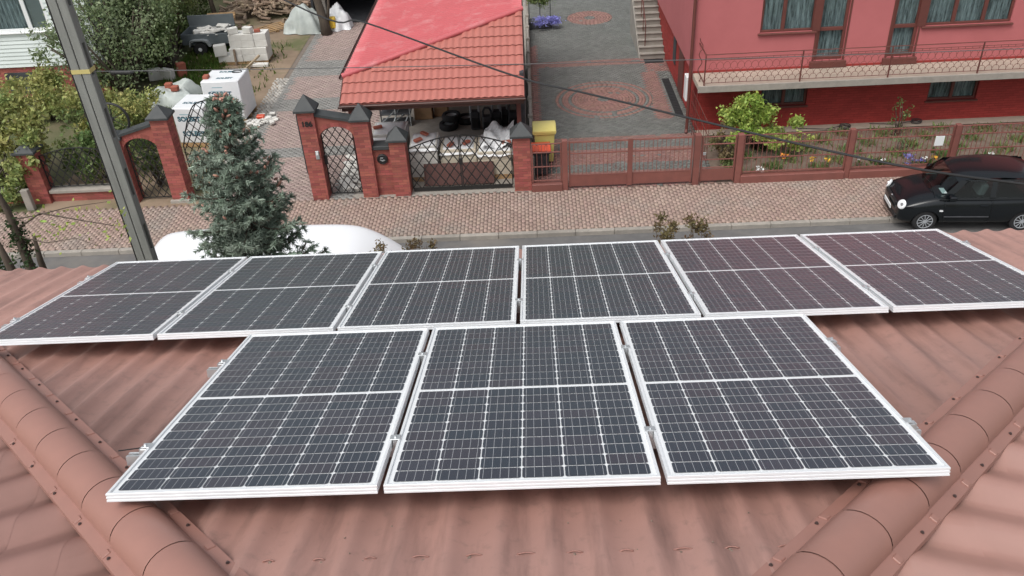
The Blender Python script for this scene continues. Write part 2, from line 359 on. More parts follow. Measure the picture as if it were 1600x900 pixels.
# side slopes: waves run down to the sides, shallow steps between tile rows
for sgn in (-1, 1):
    ys = np.arange(YB, EAVE_Y + 1e-6, PER / 8); st = []
    d = 0.0
    while d < EAVE_D - 0.01:
        st += [(d, 0.0), (min(d + 0.35, EAVE_D), -0.003)]; d += 0.35
    V = []; F = []; nr = len(st)
    for y in ys:
        dh = max(0.0, y - YA); w = 1.7 * wave((y + 0.05) / 1.36, .45)
        for (dd, off) in st:
            de = max(dd, dh); V.append((XA + sgn * de, y, ZA - de * TB + w - (0.35 * 0 if dd > dh else 0) + off - 0.002))
    for i in range(len(ys) - 1):
        for k in range(nr - 1):
            a = i * nr + k; q = (a, a + 1, a + nr + 1, a + nr); F.append(q if sgn > 0 else q[::-1])
    arr('roof_sheet', V, F, np.full(len(F), 0.5), 'roof_sheet', house, smooth=True)
m = MB(); m.box(XA - EAVE_D + 0.03, XA + EAVE_D - 0.03, EAVE_Y - 0.06, EAVE_Y - 0.03, crest_z(EAVE_Y) - 0.24, crest_z(EAVE_Y) - 0.045)
m.build('fascia', 'brown_paint', house)
# lips and grit along the sheet overlap
m = MB(); g = MB()
for k in range(-5, 6):
    x0 = XA - 0.03 + (k + 0.5) * PER + random.uniform(-.01, .01); z0 = crest_z(1.972) - 0.024; wd = random.uniform(.02, .04)
    pts = [(x0 + t * wd, 1.972 + 0.004 * math.cos(t * 2), z0 + 0.0035 * (1 - t * t) + 0.006) for t in np.linspace(-1, 1, 7)]
    m = MB(); m.tube(pts, 0.0032, 4); m.build('overlap_lip', 'ridge_metal', house, smooth=True)
    for q in range(random.randint(1, 3)):
        gx = x0 + random.uniform(-.04, .04); g.lathe([(0.002, -0.002), (0.007, 0.001), (0.004, 0.005)], (gx, 1.955 + random.uniform(-.01, .012), z0 + 0.006), 6)
for k in range(26):
    gx = random.uniform(-1.0, 1.0); gy = random.uniform(1.35, 2.2)
    g.lathe([(0.001, -0.004), (0.004, 0.0), (0.002, 0.003)], (gx, gy, crest_z(gy) + float(wave(gx - XA + 0.03)) + 0.003), 5)
g.build('roof_grit', 'dirt', house, kind='stuff')

# ridge caps on the two hips
LC = 0.335
def cap_mesh():
    m = MB(); st = [(0.0, 0.985), (LC * .5, 0.995), (LC - 0.022, 1.012), (LC - 0.013, 1.016), (LC - 0.010, 0.952), (LC, 0.952)]
    sec = []
    fl = 0.222
    sec.append((-0.160, -fl * 0.160 - 0.012)); sec.append((-0.157, -fl * 0.157 + 0.012)); sec.append((-0.118, -fl * 0.118 + 0.012))
    for k in range(13):
        t = math.pi * k / 12; sec.append((-0.108 * math.cos(t), -0.012 + 0.086 * math.sin(t)))
    sec.append((0.118, -fl * 0.118 + 0.012)); sec.append((0.157, -fl * 0.157 + 0.012)); sec.append((0.160, -fl * 0.160 - 0.012))
    V = []; n = len(sec)
    for (x, s) in st:
        for i, (y, z) in enumerate(sec):
            if 3 <= i <= n - 4: V.append((x, y * s, -0.012 + (z + 0.012) * s))
            else: V.append((x, y, z + (0.0015 if x > LC * 0.5 else 0)))
    F = [(a * n + i, a * n + i + 1, (a + 1) * n + i + 1, (a + 1) * n + i) for a in range(len(st) - 1) for i in range(n - 1)]
    m.add(V, F, 0.5)
    return m
def tab_mesh():
    m = MB()
    if 1:
        T = Matrix.Translation((LC - 0.02, 0.137, -0.222 * 0.137 + 0.014)) @ Matrix.Rotation(-0.2185, 4, 'X')
        m.cbox(-0.017, 0.017, -0.017, 0.017, -0.004, 0.0045, 0.003, T=T)
    return m
def screw_mesh():
    m = MB()
    m.lathe([(0.0075, 0.0), (0.0075, 0.003), (0.0048, 0.0035), (0.0048, 0.007)], (0, 0, 0), 8); return m
cap0 = cap_mesh().build('ridge_cap', 'ridge_metal', house, local=True, smooth='auto'); tab0 = tab_mesh().build('joint_tab', 'ridge_metal', cap0, local=True); scr0 = screw_mesh().build('screw', 'screw', cap0, local=True)
first = True
hip_len = EAVE_D * math.sqrt(2 + TB * TB)
for sgn in (-1, 1):
    e1 = Vector((sgn, 1, -TB)).normalized(); e2 = Vector((-e1.y, e1.x, 0)).normalized(); e3 = e1.cross(e2)
    for k in range(int(hip_len / LC) + 1):
        p = Vector((XA, YA, ZA)) + e1 * (k * LC + (0.06 if sgn < 0 else 0.16) - LC * 0.0) - Vector((0, 0, 0.006))
        if first: c, t, s1 = cap0, tab0, scr0
        else:
            c = cap0.copy(); COL.objects.link(c); c.parent = house
            t = tab0.copy(); COL.objects.link(t); t.parent = c
            s1 = scr0.copy(); COL.objects.link(s1); s1.parent = c
        MW = Matrix((( e1.x, e2.x, e3.x, p.x), (e1.y, e2.y, e3.y, p.y), (e1.z, e2.z, e3.z, p.z), (0, 0, 0, 1)))
        c.matrix_local = Matrix.Translation((0, 1.6, 0)) @ MW
        s2 = scr0.copy(); COL.objects.link(s2); s2.parent = c
        t2 = tab0.copy(); COL.objects.link(t2); t2.parent = c; t2.location = (0, 0, 0); t2.scale = (1, -1, 1)
        for so, sd_, xx in ((s1, 1, LC * 0.82), (s2, -1, LC * 0.55)):
            so.location = (xx + random.uniform(-.02, .02), sd_ * 0.138, -0.222 * 0.138 + 0.0135); so.rotation_euler = (-sd_ * 0.2185, 0, 0)
        first = False

# ---- solar panels
PW, PH, GAP = 1.038, 1.755, 0.0244
def cellmat():
    m = mat('cell_obj', (0.011, 0.014, 0.022), 0.4); nt = m.node_tree; n = nt.nodes; L = nt.links; p = n['Principled BSDF']
    oi = n.new('ShaderNodeObjectInfo'); rp = n.new('ShaderNodeValToRGB'); e = rp.color_ramp.elements
    e[0].color = (0.011, 0.016, 0.031, 1); e[1].color = (0.022, 0.025, 0.042, 1); e.new(0.55).color = (0.008, 0.018, 0.034, 1); e.new(0.8).color = (0.022, 0.018, 0.032, 1)
    L.new(oi.outputs['Random'], rp.inputs[0]); L.new(rp.outputs[0], p.inputs['Base Color'])
cellmat()
def make_panel():
    root = thing('solar_panel', None, 'solar panel', (0, 0, 0), 'solar panels on the roof')
    prof = [(.020, -.0335), (.0112, -.0335), (.0112, -.003), (.0112, 0), (.0012, 0), (0, -.0012), (0, -.0095), (.0022, -.0112), (.0022, -.0138), (0, -.0155), (0, -.0225),
            (.0022, -.0242), (.0022, -.0268), (0, -.0285), (0, -.035), (.028, -.035), (.028, -.0335)]
    V = []; F = []
    for d, z in prof:
        V += [(d - PW / 2, d - PH / 2, z), (PW / 2 - d, d - PH / 2, z), (PW / 2 - d, PH / 2 - d, z), (d - PW / 2, PH / 2 - d, z)]
    for i in range(len(prof) - 1):
        for k in range(4): F.append((i * 4 + k, i * 4 + (k + 1) % 4, (i + 1) * 4 + (k + 1) % 4, (i + 1) * 4 + k))
    MB().add(V, F).build('frame', 'alu', root, local=True)
    d = 0.0113
    MB().add([(d - PW / 2, d - PH / 2, -.0075), (PW / 2 - d, d - PH / 2, -.0075), (PW / 2 - d, PH / 2 - d, -.0075), (d - PW / 2, PH / 2 - d, -.0075)], [(0, 1, 2, 3)]).build('backsheet', 'backsheet', root, local=True)
    MB().add([(d - PW / 2, d - PH / 2, -.0015), (PW / 2 - d, d - PH / 2, -.0015), (PW / 2 - d, PH / 2 - d, -.0015), (d - PW / 2, PH / 2 - d, -.0015)], [(0, 1, 2, 3)]).build('glass_pane', 'panel_glass', root, local=True)
    mx, my, mid = 0.0285, 0.030, 0.021
    cw = (PW - 2 * mx) / 6; ch = (PH - 2 * my - mid) / 20; gx, gy, cf = 0.0054, 0.0056, 0.0066
    a, b = (cw - gx) / 2, (ch - gy) / 2
    oct_ = [(-a + cf, -b), (a - cf, -b), (a, -b + cf), (a, b - cf), (a - cf, b), (-a + cf, b), (-a, b - cf), (-a, -b + cf)]
    c0 = MB().add([(x, y, 0) for x, y in oct_], [tuple(range(8))]).build('solar_cell', 'cell_obj', root, local=True)
    n = 0; bb = MB()
    for i in range(6):
        for j in range(20):
            c = c0 if n == 0 else c0.copy()
            if n: COL.objects.link(c); c.parent = root
            c.location = (-PW / 2 + mx + (i + .5) * cw, -PH / 2 + my + (j + .5) * ch + (mid if j > 9 else 0), -.005); n += 1
        for h in (0, 1):
            y0 = -PH / 2 + my + h * (10 * ch + mid) + 0.002; y1 = y0 + 10 * ch - 0.004
            for q in range(5):
                x = -PW / 2 + mx + (i + (q + .5) / 5) * cw
                bb.add([(x - .0009, y0, -.0045), (x + .0009, y0, -.0045), (x + .0009, y1, -.0045), (x - .0009, y1, -.0045)], [(0, 1, 2, 3)])
    bb.build('busbars', 'busbar', root, local=True, kind='stuff')
    return root
def copy_tree(o, parent=None):
    c = o.copy(); COL.objects.link(c); c.parent = parent
    for ch in list(o.children): copy_tree(ch, c)
    return c
ROW2_U, ROW2_S = 1.6287, 1.8148
plabels = [['leftmost solar panel of the far row, next to the utility pole', 'second solar panel from the left in the far row', 'third solar panel from the left in the far row',
            'fourth solar panel from the left in the far row', 'fifth solar panel from the left in the far row', 'rightmost solar panel of the far row, below the black car'],
           ['left solar panel of the near row of three', 'middle solar panel of the near row of three', 'right solar panel of the near row of three']]
pp = make_panel(); firstp = True
for row, (u0, s0, npan) in enumerate(((0, 0, 6), (ROW2_U, ROW2_S, 3))):
    for i in range(npan):
        o = pp if firstp else copy_tree(pp); firstp = False
        o.location = PA + Vector((u0 + i * (PW + GAP) + PW / 2, 0, 0)) + UPS * (s0 + PH / 2)
        o.rotation_euler = (-math.asin(SL), 0, 0); o['label'] = plabels[row][i]
def clamp_part(root, x, y, kind):
    m = MB()
    if kind == 'mid_clamp':
        m.cbox(x - .022, x + .022, y - .022, y + .022, .0008, .0045, .0012); m.box(x - .009, x + .009, y - .02, y + .02, -.036, .0008)
        m.lathe([(.007, .0045), (.007, .010), (.004, .011)], (x, y, 0), 6)
    else:
        s = -1 if kind == 'end_clamp' and x < 0 else 1
        m.cbox(min(x, x + s * .028), max(x, x + s * .028), y - .022, y + .022, -.036, -.004, .002)
        m.cbox(min(x - s * .012, x + s * .022), max(x - s * .012, x + s * .022), y - .022, y + .022, .0008, .0045, .0012)
        m.lathe([(.007, .0045), (.007, .012), (.004, .013)], (x + s * .012, y, 0), 6)
        m.box(min(x + s * .03, x + s * .036), max(x + s * .03, x + s * .036), y - .016, y + .016, -.034, -.006)
    return m.build(kind, 'alu_raw', root, local=True)
for row, (u0, s0, npan) in enumerate(((0, 0, 6), (ROW2_U, ROW2_S, 3))):
    wid = npan * PW + (npan - 1) * GAP
    for j, fr in enumerate((0.24, 0.78)):
        where = ('far row', 'near row')[row]; wh = ('street edge', 'uphill edge')[j]
        root = thing('mounting_rail', 'aluminium mounting rail under the %s of solar panels, nearer their %s' % (where, wh), 'mounting rail', (0, 0, 0), 'mounting rails')
        root.location = PA + Vector((u0 + wid / 2, 0, 0)) + UPS * (s0 + PH * fr); root.rotation_euler = (-math.asin(SL), 0, 0)
        m = MB(); l, r = -wid / 2 - 0.095, wid / 2 + 0.055
        m.box(l, r, -.02, -.015, -.078, -.0355); m.box(l, r, .015, .02, -.078, -.0355); m.box(l, r, -.015, .015, -.078, -.073); m.box(l, r, -.015, -.005, -.040, -.036); m.box(l, r, .005, .015, -.040, -.036)
        m.box(l, r, -.015, .015, -.058, -.054); m.build('rail_profile', 'alu_raw', root, local=True)
        for k in range(npan - 1): clamp_part(root, -wid / 2 + (k + 1) * (PW + GAP) - GAP / 2, 0, 'mid_clamp')
        clamp_part(root, -wid / 2, 0, 'end_clamp'); clamp_part(root, wid / 2, 0, 'end_clamp')
        for k in range(npan * 2):
            x = -wid / 2 + (k + .5) * wid / npan / 2; m = MB(); m.box(x - .02, x + .02, -.012, .012, -.14, -.078); m.build('roof_bracket', 'alu_raw', root, local=True)
m = MB(); p0 = Vector((-1.93, 2.78, crest_z(2.78) + 0.012))
m.tube([p0, p0 + Vector((.10, .01, .004)), p0 + Vector((.2, .035, .012)), p0 + Vector((.33, .075, .02))], 0.0032, 5)
m.build('cable_end', 'cable', origin=p0, label='short black cable end sticking out left of the near panel row', cat='cable')
# ================================================================== GROUND
def sheet(name, x0, x1, y0, y1, z, m_, nx=1, ny=1):
    xs = np.linspace(x0, x1, nx + 1); ys = np.linspace(y0, y1, ny + 1); V = [(x, y, z) for y in ys for x in xs]
    F = [(j * (nx + 1) + i, j * (nx + 1) + i + 1, (j + 1) * (nx + 1) + i + 1, (j + 1) * (nx + 1) + i) for j in range(ny) for i in range(nx)]
    return arr(name, V, F, np.full(len(F), .5), m_, kind='structure')
sheet('ground', -400, 400, -400, 600, -0.13, 'garden')
sheet('road', -200, 200, 13.4, 19.08, -0.10, 'asphalt')
m = MB()
for k in range(-22, 24): m.cbox(k + .004, k + .996, 19.08, 19.22, -.14, .022, .012)
kerb = m.build('kerb', 'concrete', kind='structure')
pav = sheet('pavement', -60, 60, 19.22, 21.46, -0.035, 'sand_joint')
sheet('left_verge', -60, -14.3, 21.46, 60, -0.03, 'garden')
lyard = sheet('left_yard', -14.3, -9.45, 21.46, 60, -0.02, 'yard_soil')
ldrive = sheet('left_driveway', -9.45, -5.2, 21.46, 60, -0.034, 'sand_joint')
gfloor = sheet('garage_floor', -5.2, -0.12, 21.46, 60, -0.004, 'concrete')
rdrive = sheet('right_driveway', -0.12, 5.08, 21.46, 60, -0.038, 'sand_joint')
bed = sheet('flower_bed', 5.08, 40, 21.46, 24.62, -0.01, 'bed_soil')
sheet('house_apron', 5.08, 40, 24.62, 25.2, 0.012, 'apron')
def pavers(x0, x1, y0, y1, L, Wd, z, along='x', gap=0.008, keep=None, bev=0.006, jz=0.003):
    """running bond of chamfered pavers -> list of (V,F) arrays with centres"""
    C = []
    if along == 'x':
        for j, y in enumerate(np.arange(y0 + Wd / 2, y1, Wd)):
            for x in np.arange(x0 + (L / 2 if j % 2 else 0), x1 + L, L): C.append((x, y, L, Wd))
    else:
        for j, x in enumerate(np.arange(x0 + Wd / 2, x1, Wd)):
            for y in np.arange(y0 + (L / 2 if j % 2 else 0), y1 + L, L): C.append((x, y, Wd, L))
    C = np.array(C); C = C[(C[:, 0] > x0) & (C[:, 0] < x1) & (C[:, 1] > y0) & (C[:, 1] < y1)]
    if keep is not None: C = C[keep(C[:, 0], C[:, 1])]
    return C
def paver_mesh(name, C, z, m_, parent, gap=0.005, bev=0.003, jz=0.0015, h=0.03):
    n = len(C); hx = C[:, 2] / 2 - gap / 2; hy = C[:, 3] / 2 - gap / 2; zz = z + RN.uniform(-jz, jz, n)
    V = np.zeros((n, 8, 3)); tl = RN.uniform(-.005, .005, (n, 2))
    for k, (sx, sy) in enumerate(((-1, -1), (1, -1), (1, 1), (-1, 1))):
        V[:, k, 0] = C[:, 0] + sx * hx; V[:, k, 1] = C[:, 1] + sy * hy; V[:, k, 2] = z - h
        V[:, k + 4, 0] = C[:, 0] + sx * (hx - bev); V[:, k + 4, 1] = C[:, 1] + sy * (hy - bev)
        V[:, k + 4, 2] = zz + sx * hx * tl[:, 0] + sy * hy * tl[:, 1]
    base = np.arange(n)[:, None, None] * 8
    F = (base + np.array([[4, 5, 6, 7], [0, 1, 5, 4], [1, 2, 6, 5], [2, 3, 7, 6], [3, 0, 4, 7]])[None]).reshape(-1, 4)
    return arr(name, V.reshape(-1, 3), F, np.repeat(RN.uniform(0, 1, n), 5), m_, parent, kind='stuff')
ORGZ = lambda o: ORG.setdefault(o.name, Vector((0, 0, 0)))
C = pavers(-19, 19, 19.23, 21.45, 0.2, 0.1, 0, 'y'); paver_mesh('pavers', C, 0.0, 'paver_pink', pav)
def greyband(x, y):
    g = (x < -8.95) | ((y > 24.4) & (y < 25.1)) | ((y > 28.2) & (y < 29.3)) | ((y > 31.6) & (y < 33.3)) | ((x > -5.75) & (y < 24))
    return g
C = pavers(-9.25, -5.25, 21.5, 44, 0.2, 0.1, 0, 'x')
g = greyband(C[:, 0] + RN.normal(0, .03, len(C)), C[:, 1]); paver_mesh('pavers', C[~g], 0.0, 'drive_brown', ldrive); paver_mesh('grey_pavers', C[g], 0.0, 'band_grey', ldrive)
# rough cobble strip at the driveway's edge
C = pavers(-9.75, -9.2, 22.5, 31.5, 0.13, 0.11, 0, 'x'); C[:, :2] += RN.normal(0, .015, (len(C), 2)); paver_mesh('cobbles', C, 0.012, 'cobble', ldrive, gap=.022, bev=.02, jz=.015, h=.05)
circ = [(2.46, 28.0, 1.66), (2.63, 37.25, 0.98)]
def incirc(x, y, pad=0.0):
    q = np.zeros(len(x), bool)
    for cx, cy, r in circ: q |= (x - cx) ** 2 + (y - cy) ** 2 < (r + pad) ** 2
    return q
C = pavers(-0.02, 5.03, 21.5, 44, 0.16, 0.1, 0, 'x', keep=lambda x, y: ~incirc(x, y, .035))
x, y = C[:, 0], C[:, 1]
red = ((y > 21.4) & (y < 24.9) & ((np.floor(y / .5) % 3) != 0)) | ((y > 31.3) & (y < 31.9)) | ((x > 4.05) & (x < 4.62) & (y > 26.1) & (y < 30.4)) | ((x < .25) & (y < 34)) | ((x > 4.3) & (y > 30.4) & (y < 31.3))
red &= RN.uniform(0, 1, len(C)) > .03
paver_mesh('pavers', C[~red], 0.0, 'paver_grey', rdrive); paver_mesh('red_pavers', C[red], 0.0, 'paver_red', rdrive)
for cx, cy, rad in circ:                                   # paved rosettes: rings of wedge pavers
    VR = []; VG = []
    nr = int(rad / 0.11)
    for k in range(nr + 1):
        r0, r1 = (k * rad / (nr + .001)), (k + 1) * rad / (nr + .001)
        if k == nr: r0, r1 = rad, rad + .03
        n = max(6, int(2 * math.pi * (r0 + r1) / 2 / 0.17)); off = random.random()
        for q in range(n):
            t0, t1 = (q + off) * 2 * math.pi / n, (q + 1 + off) * 2 * math.pi / n; g = .006; dt = .006 / max(r1, .1)
            P = [(r0 + g, t0 + dt), (r1 - g, t0 + dt), (r1 - g, t1 - dt), (r0 + g, t1 - dt)]
            grey = (k < 2) or (k == nr) or (rad > 1.2 and k in (nr - 2, nr - 5)) or random.random() < .02
            (VG if grey else VR).append([(cx + a * math.cos(t), cy + a * math.sin(t), random.uniform(-.002, .003)) for a, t in P])
    for VV, mm, nm in ((VR, 'rosette_red', 'rosette_pavers'), (VG, 'paver_grey', 'rosette_grey_pavers')):
        VV = np.array(VV); n = len(VV); low = VV.copy(); low[:, :, 2] = -.03; ctr = VV.mean(1, keepdims=True); top = ctr + (VV - ctr) * .92; top[:, :, 2] = VV[:, :, 2]
        V = np.concatenate([low, top], 1); base = np.arange(n)[:, None, None] * 8
        F = (base + np.array([[4, 5, 6, 7], [0, 1, 5, 4], [1, 2, 6, 5], [2, 3, 7, 6], [3, 0, 4, 7]])[None]).reshape(-1, 4)
        arr(nm, V.reshape(-1, 3), F, np.repeat(RN.uniform(0, 1, n), 5), mm, rdrive, kind='stuff')

# ================================================================== BRICK FENCE AND GATES OF THE LEFT PROPERTY
def brick_face(m, o, rx, n, w, h, bl=0.25, bh=0.077, pr=0.006, odd=0):
    """thin proud bricks on one rectangular face: o lower-left corner, rx unit vector right, n outward normal"""
    o = Vector(o); rx = Vector(rx); n = Vector(n); up = Vector((0, 0, 1)); rows = int(h / bh + .3); bh = h / rows; g = .005
    for j in range(rows):
        x = -bl / 2 if (j + odd) % 2 else 0.0
        while x < w - .01:
            a, b = max(0, x) + g * (x > 0), min(w, x + bl) - g * (x + bl < w); x += bl
            if b - a < .03: continue
            P = [o + rx * a + up * (j * bh + g), o + rx * b + up * (j * bh + g), o + rx * b + up * ((j + 1) * bh - g), o + rx * a + up * ((j + 1) * bh - g)]
            p2 = pr * random.uniform(.6, 1.3); Q = [p + n * p2 for p in P]
            m.add([tuple(p) for p in P + Q], [(4, 5, 6, 7), (0, 1, 5, 4), (1, 2, 6, 5), (2, 3, 7, 6), (3, 0, 4, 7)])
def brick_block(root, x0, x1, y0, y1, z0, z1, core='core', bricks='brick_courses', mm='brick', mo='mortar', faces='fblr', bl=.25, bh=.077):
    MB().box(x0, x1, y0, y1, z0, z1).build(core, mo, root)
    m = MB()
    if 'f' in faces: brick_face(m, (x0, y0, z0), (1, 0, 0), (0, -1, 0), x1 - x0, z1 - z0, bl, bh)
    if 'b' in faces: brick_face(m, (x1, y1, z0), (-1, 0, 0), (0, 1, 0), x1 - x0, z1 - z0, bl, bh)
    if 'r' in faces: brick_face(m, (x1, y0, z0), (0, 1, 0), (1, 0, 0), y1 - y0, z1 - z0, bl, bh, odd=1)
    if 'l' in faces: brick_face(m, (x0, y1, z0), (0, -1, 0), (-1, 0, 0), y1 - y0, z1 - z0, bl, bh, odd=1)
    m.build(bricks, mm, root, kind='stuff')
def pyramid_cap(root, x0, x1, y0, y1, z, hgt=.30, ov=.075):
    m = MB(); cx, cy = (x0 + x1) / 2, (y0 + y1) / 2; a0, a1, b0, b1 = x0 - ov, x1 + ov, y0 - ov, y1 + ov; V = []
    for zz, s in ((z + .003, 1), (z + .055, 1), (z + .07, .97), (z + .07 + hgt * .93, .10), (z + .07 + hgt, .03)):
        V += [(cx + (a0 - cx) * s, cy + (b0 - cy) * s, zz), (cx + (a1 - cx) * s, cy + (b0 - cy) * s, zz), (cx + (a1 - cx) * s, cy + (b1 - cy) * s, zz), (cx + (a0 - cx) * s, cy + (b1 - cy) * s, zz)]
    F = [(3, 2, 1, 0), (16, 17, 18, 19)] + [(i * 4 + k, i * 4 + (k + 1) % 4, i * 4 + 4 + (k + 1) % 4, i * 4 + 4 + k) for i in range(4) for k in range(4)]
    m.add(V, F).build('cap', 'cap_slate', root)
def pillar(x0, x1, y0, y1, z1, label, hgt=.30):
    r = thing('brick_pillar', label, 'pillar', ((x0 + x1) / 2, (y0 + y1) / 2, 0), 'red brick fence pillars')
    brick_block(r, x0, x1, y0, y1, -.03, z1); pyramid_cap(r, x0, x1, y0, y1, z1, hgt)
    return r
FY0, FY1 = 21.5, 21.92
p86 = pillar(-6.30, -5.86, FY0, FY1, 2.62, 'tall red brick pillar with the house number left of the arched wicket', .36)
p2 = pillar(-4.86, -4.44, FY0, FY1, 2.30, 'red brick pillar between the arched wicket and the letterbox wall', .36)
p3 = pillar(-3.95, -3.52, FY0, FY1, 1.66, 'short red brick pillar left of the black double gate')
p4 = pillar(-.57, -.10, FY0, FY1, 1.62, 'short red brick pillar right of the black double gate')
pL = pillar(-10.42, -9.95, 21.75, 22.2, 2.50, 'tall red brick pillar half hidden by the spruce', .28)
pM = pillar(-11.86, -11.44, 21.8, 22.22, 1.95, 'red brick pillar behind the concrete utility pole', .15)
pN = pillar(-14.62, -14.12, 22.0, 22.45, 1.55, 'red brick pillar overgrown by the shrub at the far left', .2)
MB().cbox(-10.48, -9.92, 21.66, 21.75, -.03, .07, .01).build('plinth', 'concrete', pL)
def text(s, size, M_, m_, parent, name, ext=.004, bold=.0):
    cu = bpy.data.curves.new(name, 'FONT'); cu.body = s; cu.size = size; cu.extrude = ext; cu.offset = bold; cu.align_x = 'CENTER'; cu.align_y = 'CENTER'; cu.resolution_u = 3
    to = bpy.data.objects.new(name + '_tmp', cu); COL.objects.link(to); bpy.context.view_layer.update()
    me = bpy.data.meshes.new_from_object(to); bpy.data.objects.remove(to); me.materials.clear(); me.materials.append(MATS[m_])
    T = Matrix.Translation(-ORG[parent.name]) @ M_ if parent.name in ORG else M_
    me.transform(T); me.name = name; return link(name, me, parent)
FRONT = lambda x, y, z: Matrix.Translation((x, y, z)) @ Matrix.Rotation(R(90), 4, 'X')
text('186', .20, FRONT(-6.08, FY0 - .014, 2.28), 'wrought', p86, 'house_number', .006, .008)
m = MB(); m.cbox(-5.995, -5.895, FY0 - .035, FY0 - .009, 1.25, 1.50, .008); ic = m.build('intercom', 'galvanised', p86)
MB().cbox(-5.975, -5.915, FY0 - .041, FY0 - .0355, 1.38, 1.47, .003).build('speaker_plate', 'white_plastic', ic)
def spandrel(root, x0, x1, zs, rise, zt0, zt1, y0, y1, name='arch_wall'):
    m = MB(); N = 18; lo = []; hi = []
    for i in range(N + 1):
        t = i / N; x = x0 + (x1 - x0) * t; lo.append((x, zs + rise * math.sqrt(max(0, 1 - (2 * t - 1) ** 2)))); hi.append((x, zt0 + (zt1 - zt0) * t))
    V = []; F = []
    for y in (y0, y1):
        V += [(a, y, b) for a, b in lo] + [(a, y, b) for a, b in hi]
    n = N + 1
    for i in range(N):
        F += [(i, i + 1, n + i + 1, n + i), (2 * n + i, 3 * n + i, 3 * n + i + 1, 2 * n + i + 1), (i, 2 * n + i, 2 * n + i + 1, i + 1), (n + i, n + i + 1, 3 * n + i + 1, 3 * n + i)]
    m.add(V, F, .5); m.build(name, 'brick', root)
    c = MB()                                                # soldier course of bricks round the arch
    for i in range(16):
        t0, t1 = math.pi * (i + .06) / 16, math.pi * (i + .94) / 16; cx = (x0 + x1) / 2; rx = (x1 - x0) / 2
        P = [(cx - (rx + d) * math.cos(t), zs + (rise + d) * math.sin(t)) for d, t in ((.004, t0), (.12, t0), (.12, t1), (.004, t1))]
        P = [(min(max(a, x0 + .004), x1 - .004), b) for a, b in P]
        c.prism(P, y0 - .008, y0 + .02)
    c.build('arch_brick', 'brick', root, kind='stuff')
    k = MB(); d = .06
    k.prism([(x0 + .01, zt0 + .003), (x1 - .01, zt1 + .003), (x1 - .01, zt1 + .075), (x0 + .01, zt0 + .075)], y0 - d, y1 + d); k.build('coping', 'cap_slate', root)
def bar_between(a, b, w=.011):
    a, b = Vector(a), Vector(b); d = (b - a).normalized(); s = d.cross(Vector((0, 1, 0))).normalized(); t = Vector((0, 1, 0))
    V = []
    for p in (a, b): V += [tuple(p + s * i * w + t * j * w * .7) for i, j in ((-1, -1), (1, -1), (1, 1), (-1, 1))]
    return MB().add(V, [(0, 1, 2, 3), (7, 6, 5, 4), (0, 4, 5, 1), (1, 5, 6, 2), (2, 6, 7, 3), (3, 7, 4, 0)])
def lattice(root, x0, x1, zb, top, y, step=.21, w=.011, T=None):
    """diagonal wrought bars filling the area under top(x); each bar a part"""
    H = max(top(x) for x in np.linspace(x0, x1, 30)) - zb
    for sg in (1, -1):
        c = -H * 1.25
        while c < (x1 - x0) + H * 1.25:
            best = []; cur = []
            for t in np.linspace(0, 1, 90):
                z = zb + t * H; x = x0 + c + sg * (t - .5) * H * .68
                if x0 <= x <= x1 and z <= top(x): cur.append((x, z))
                else:
                    if len(cur) > len(best): best = cur
                    cur = []
            if len(cur) > len(best): best = cur
            if len(best) > 4:
                off = .006 * sg; b = bar_between((best[0][0], y + off, best[0][1]), (best[-1][0], y + off, best[-1][1]), w)
                if T is not None: b.v = [tuple(T @ Vector(p)) for p in b.v]
                b.build('lattice_bar', 'wrought', root)
            c += step
def gate_frame(root, x0, x1, zb, top, y, w=.018, T=None, name='gate_frame', lower=.0):
    m = MB(); xs = np.linspace(x0, x1, 17)
    m.tube([(x0, y, zb), (x0, y, top(x0))], w, 4); m.tube([(x1, y, zb), (x1, y, top(x1))], w, 4); m.tube([(x0, y, zb), (x1, y, zb)], w, 4); m.tube([(x, y, top(x)) for x in xs], w, 4)
    if T is not None: m.v = [tuple(T @ Vector(p)) for p in m.v]
    return m.build(name, 'wrought', root)
# arched wicket by the house number
aw = thing('arched_wicket', 'red brick arch over the black lattice wicket beside the numbered pillar', 'archway', (-5.36, 21.7, 0))
spandrel(aw, -5.858, -4.862, 1.72, .42, 2.47, 2.26, FY0 + .09, FY1 - .06)
wk = thing('wicket_gate', 'black lattice wicket gate with round top between tall brick pillars', 'gate', (-5.36, 21.72, 0), 'black lattice gates')
wt = lambda x: 1.70 + .40 * math.sqrt(max(0, 1 - ((x + 5.36) / .5) ** 2))
gate_frame(wk, -5.80, -4.92, .07, wt, 21.72); lattice(wk, -5.80, -4.92, .07, wt, 21.72)
MB().cbox(-5.83, -5.74, 21.66, 21.70, 1.0, 1.28, .006).build('lock', 'wrought', wk)
# letterbox wall
lw = thing('letterbox_wall', 'narrow red brick wall with slate coping between two pillars', 'wall', (-4.2, 21.75, 0))
brick_block(lw, -4.44, -3.95, FY0 + .13, FY1 - .02, -.03, 1.40, faces='fb')
MB().cbox(-4.432, -3.958, FY0 + .05, FY1 + .05, 1.405, 1.52, .012).build('coping', 'cap_slate', lw)
mb_ = thing('letterbox', 'round black letterbox emblem set into the narrow brick wall', 'letterbox', (-4.2, FY0 + .12, 1.1))
m = MB(); m.lathe([(.15, 0), (.15, -.04), (.125, -.055), (.115, -.03)], (-4.2, FY0 + .115, 1.12), 20, 'y'); m.build('body', 'wrought', mb_)
m = MB(); m.prism([(-4.27, 1.10), (-4.20, 1.06), (-4.12, 1.09), (-4.15, 1.115), (-4.21, 1.10), (-4.25, 1.13)], FY0 + .060, FY0 + .072); m.prism([(-4.26, 1.15), (-4.18, 1.15), (-4.17, 1.175), (-4.24, 1.185)], FY0 + .060, FY0 + .072); m.build('emblem', 'galvanised', mb_)
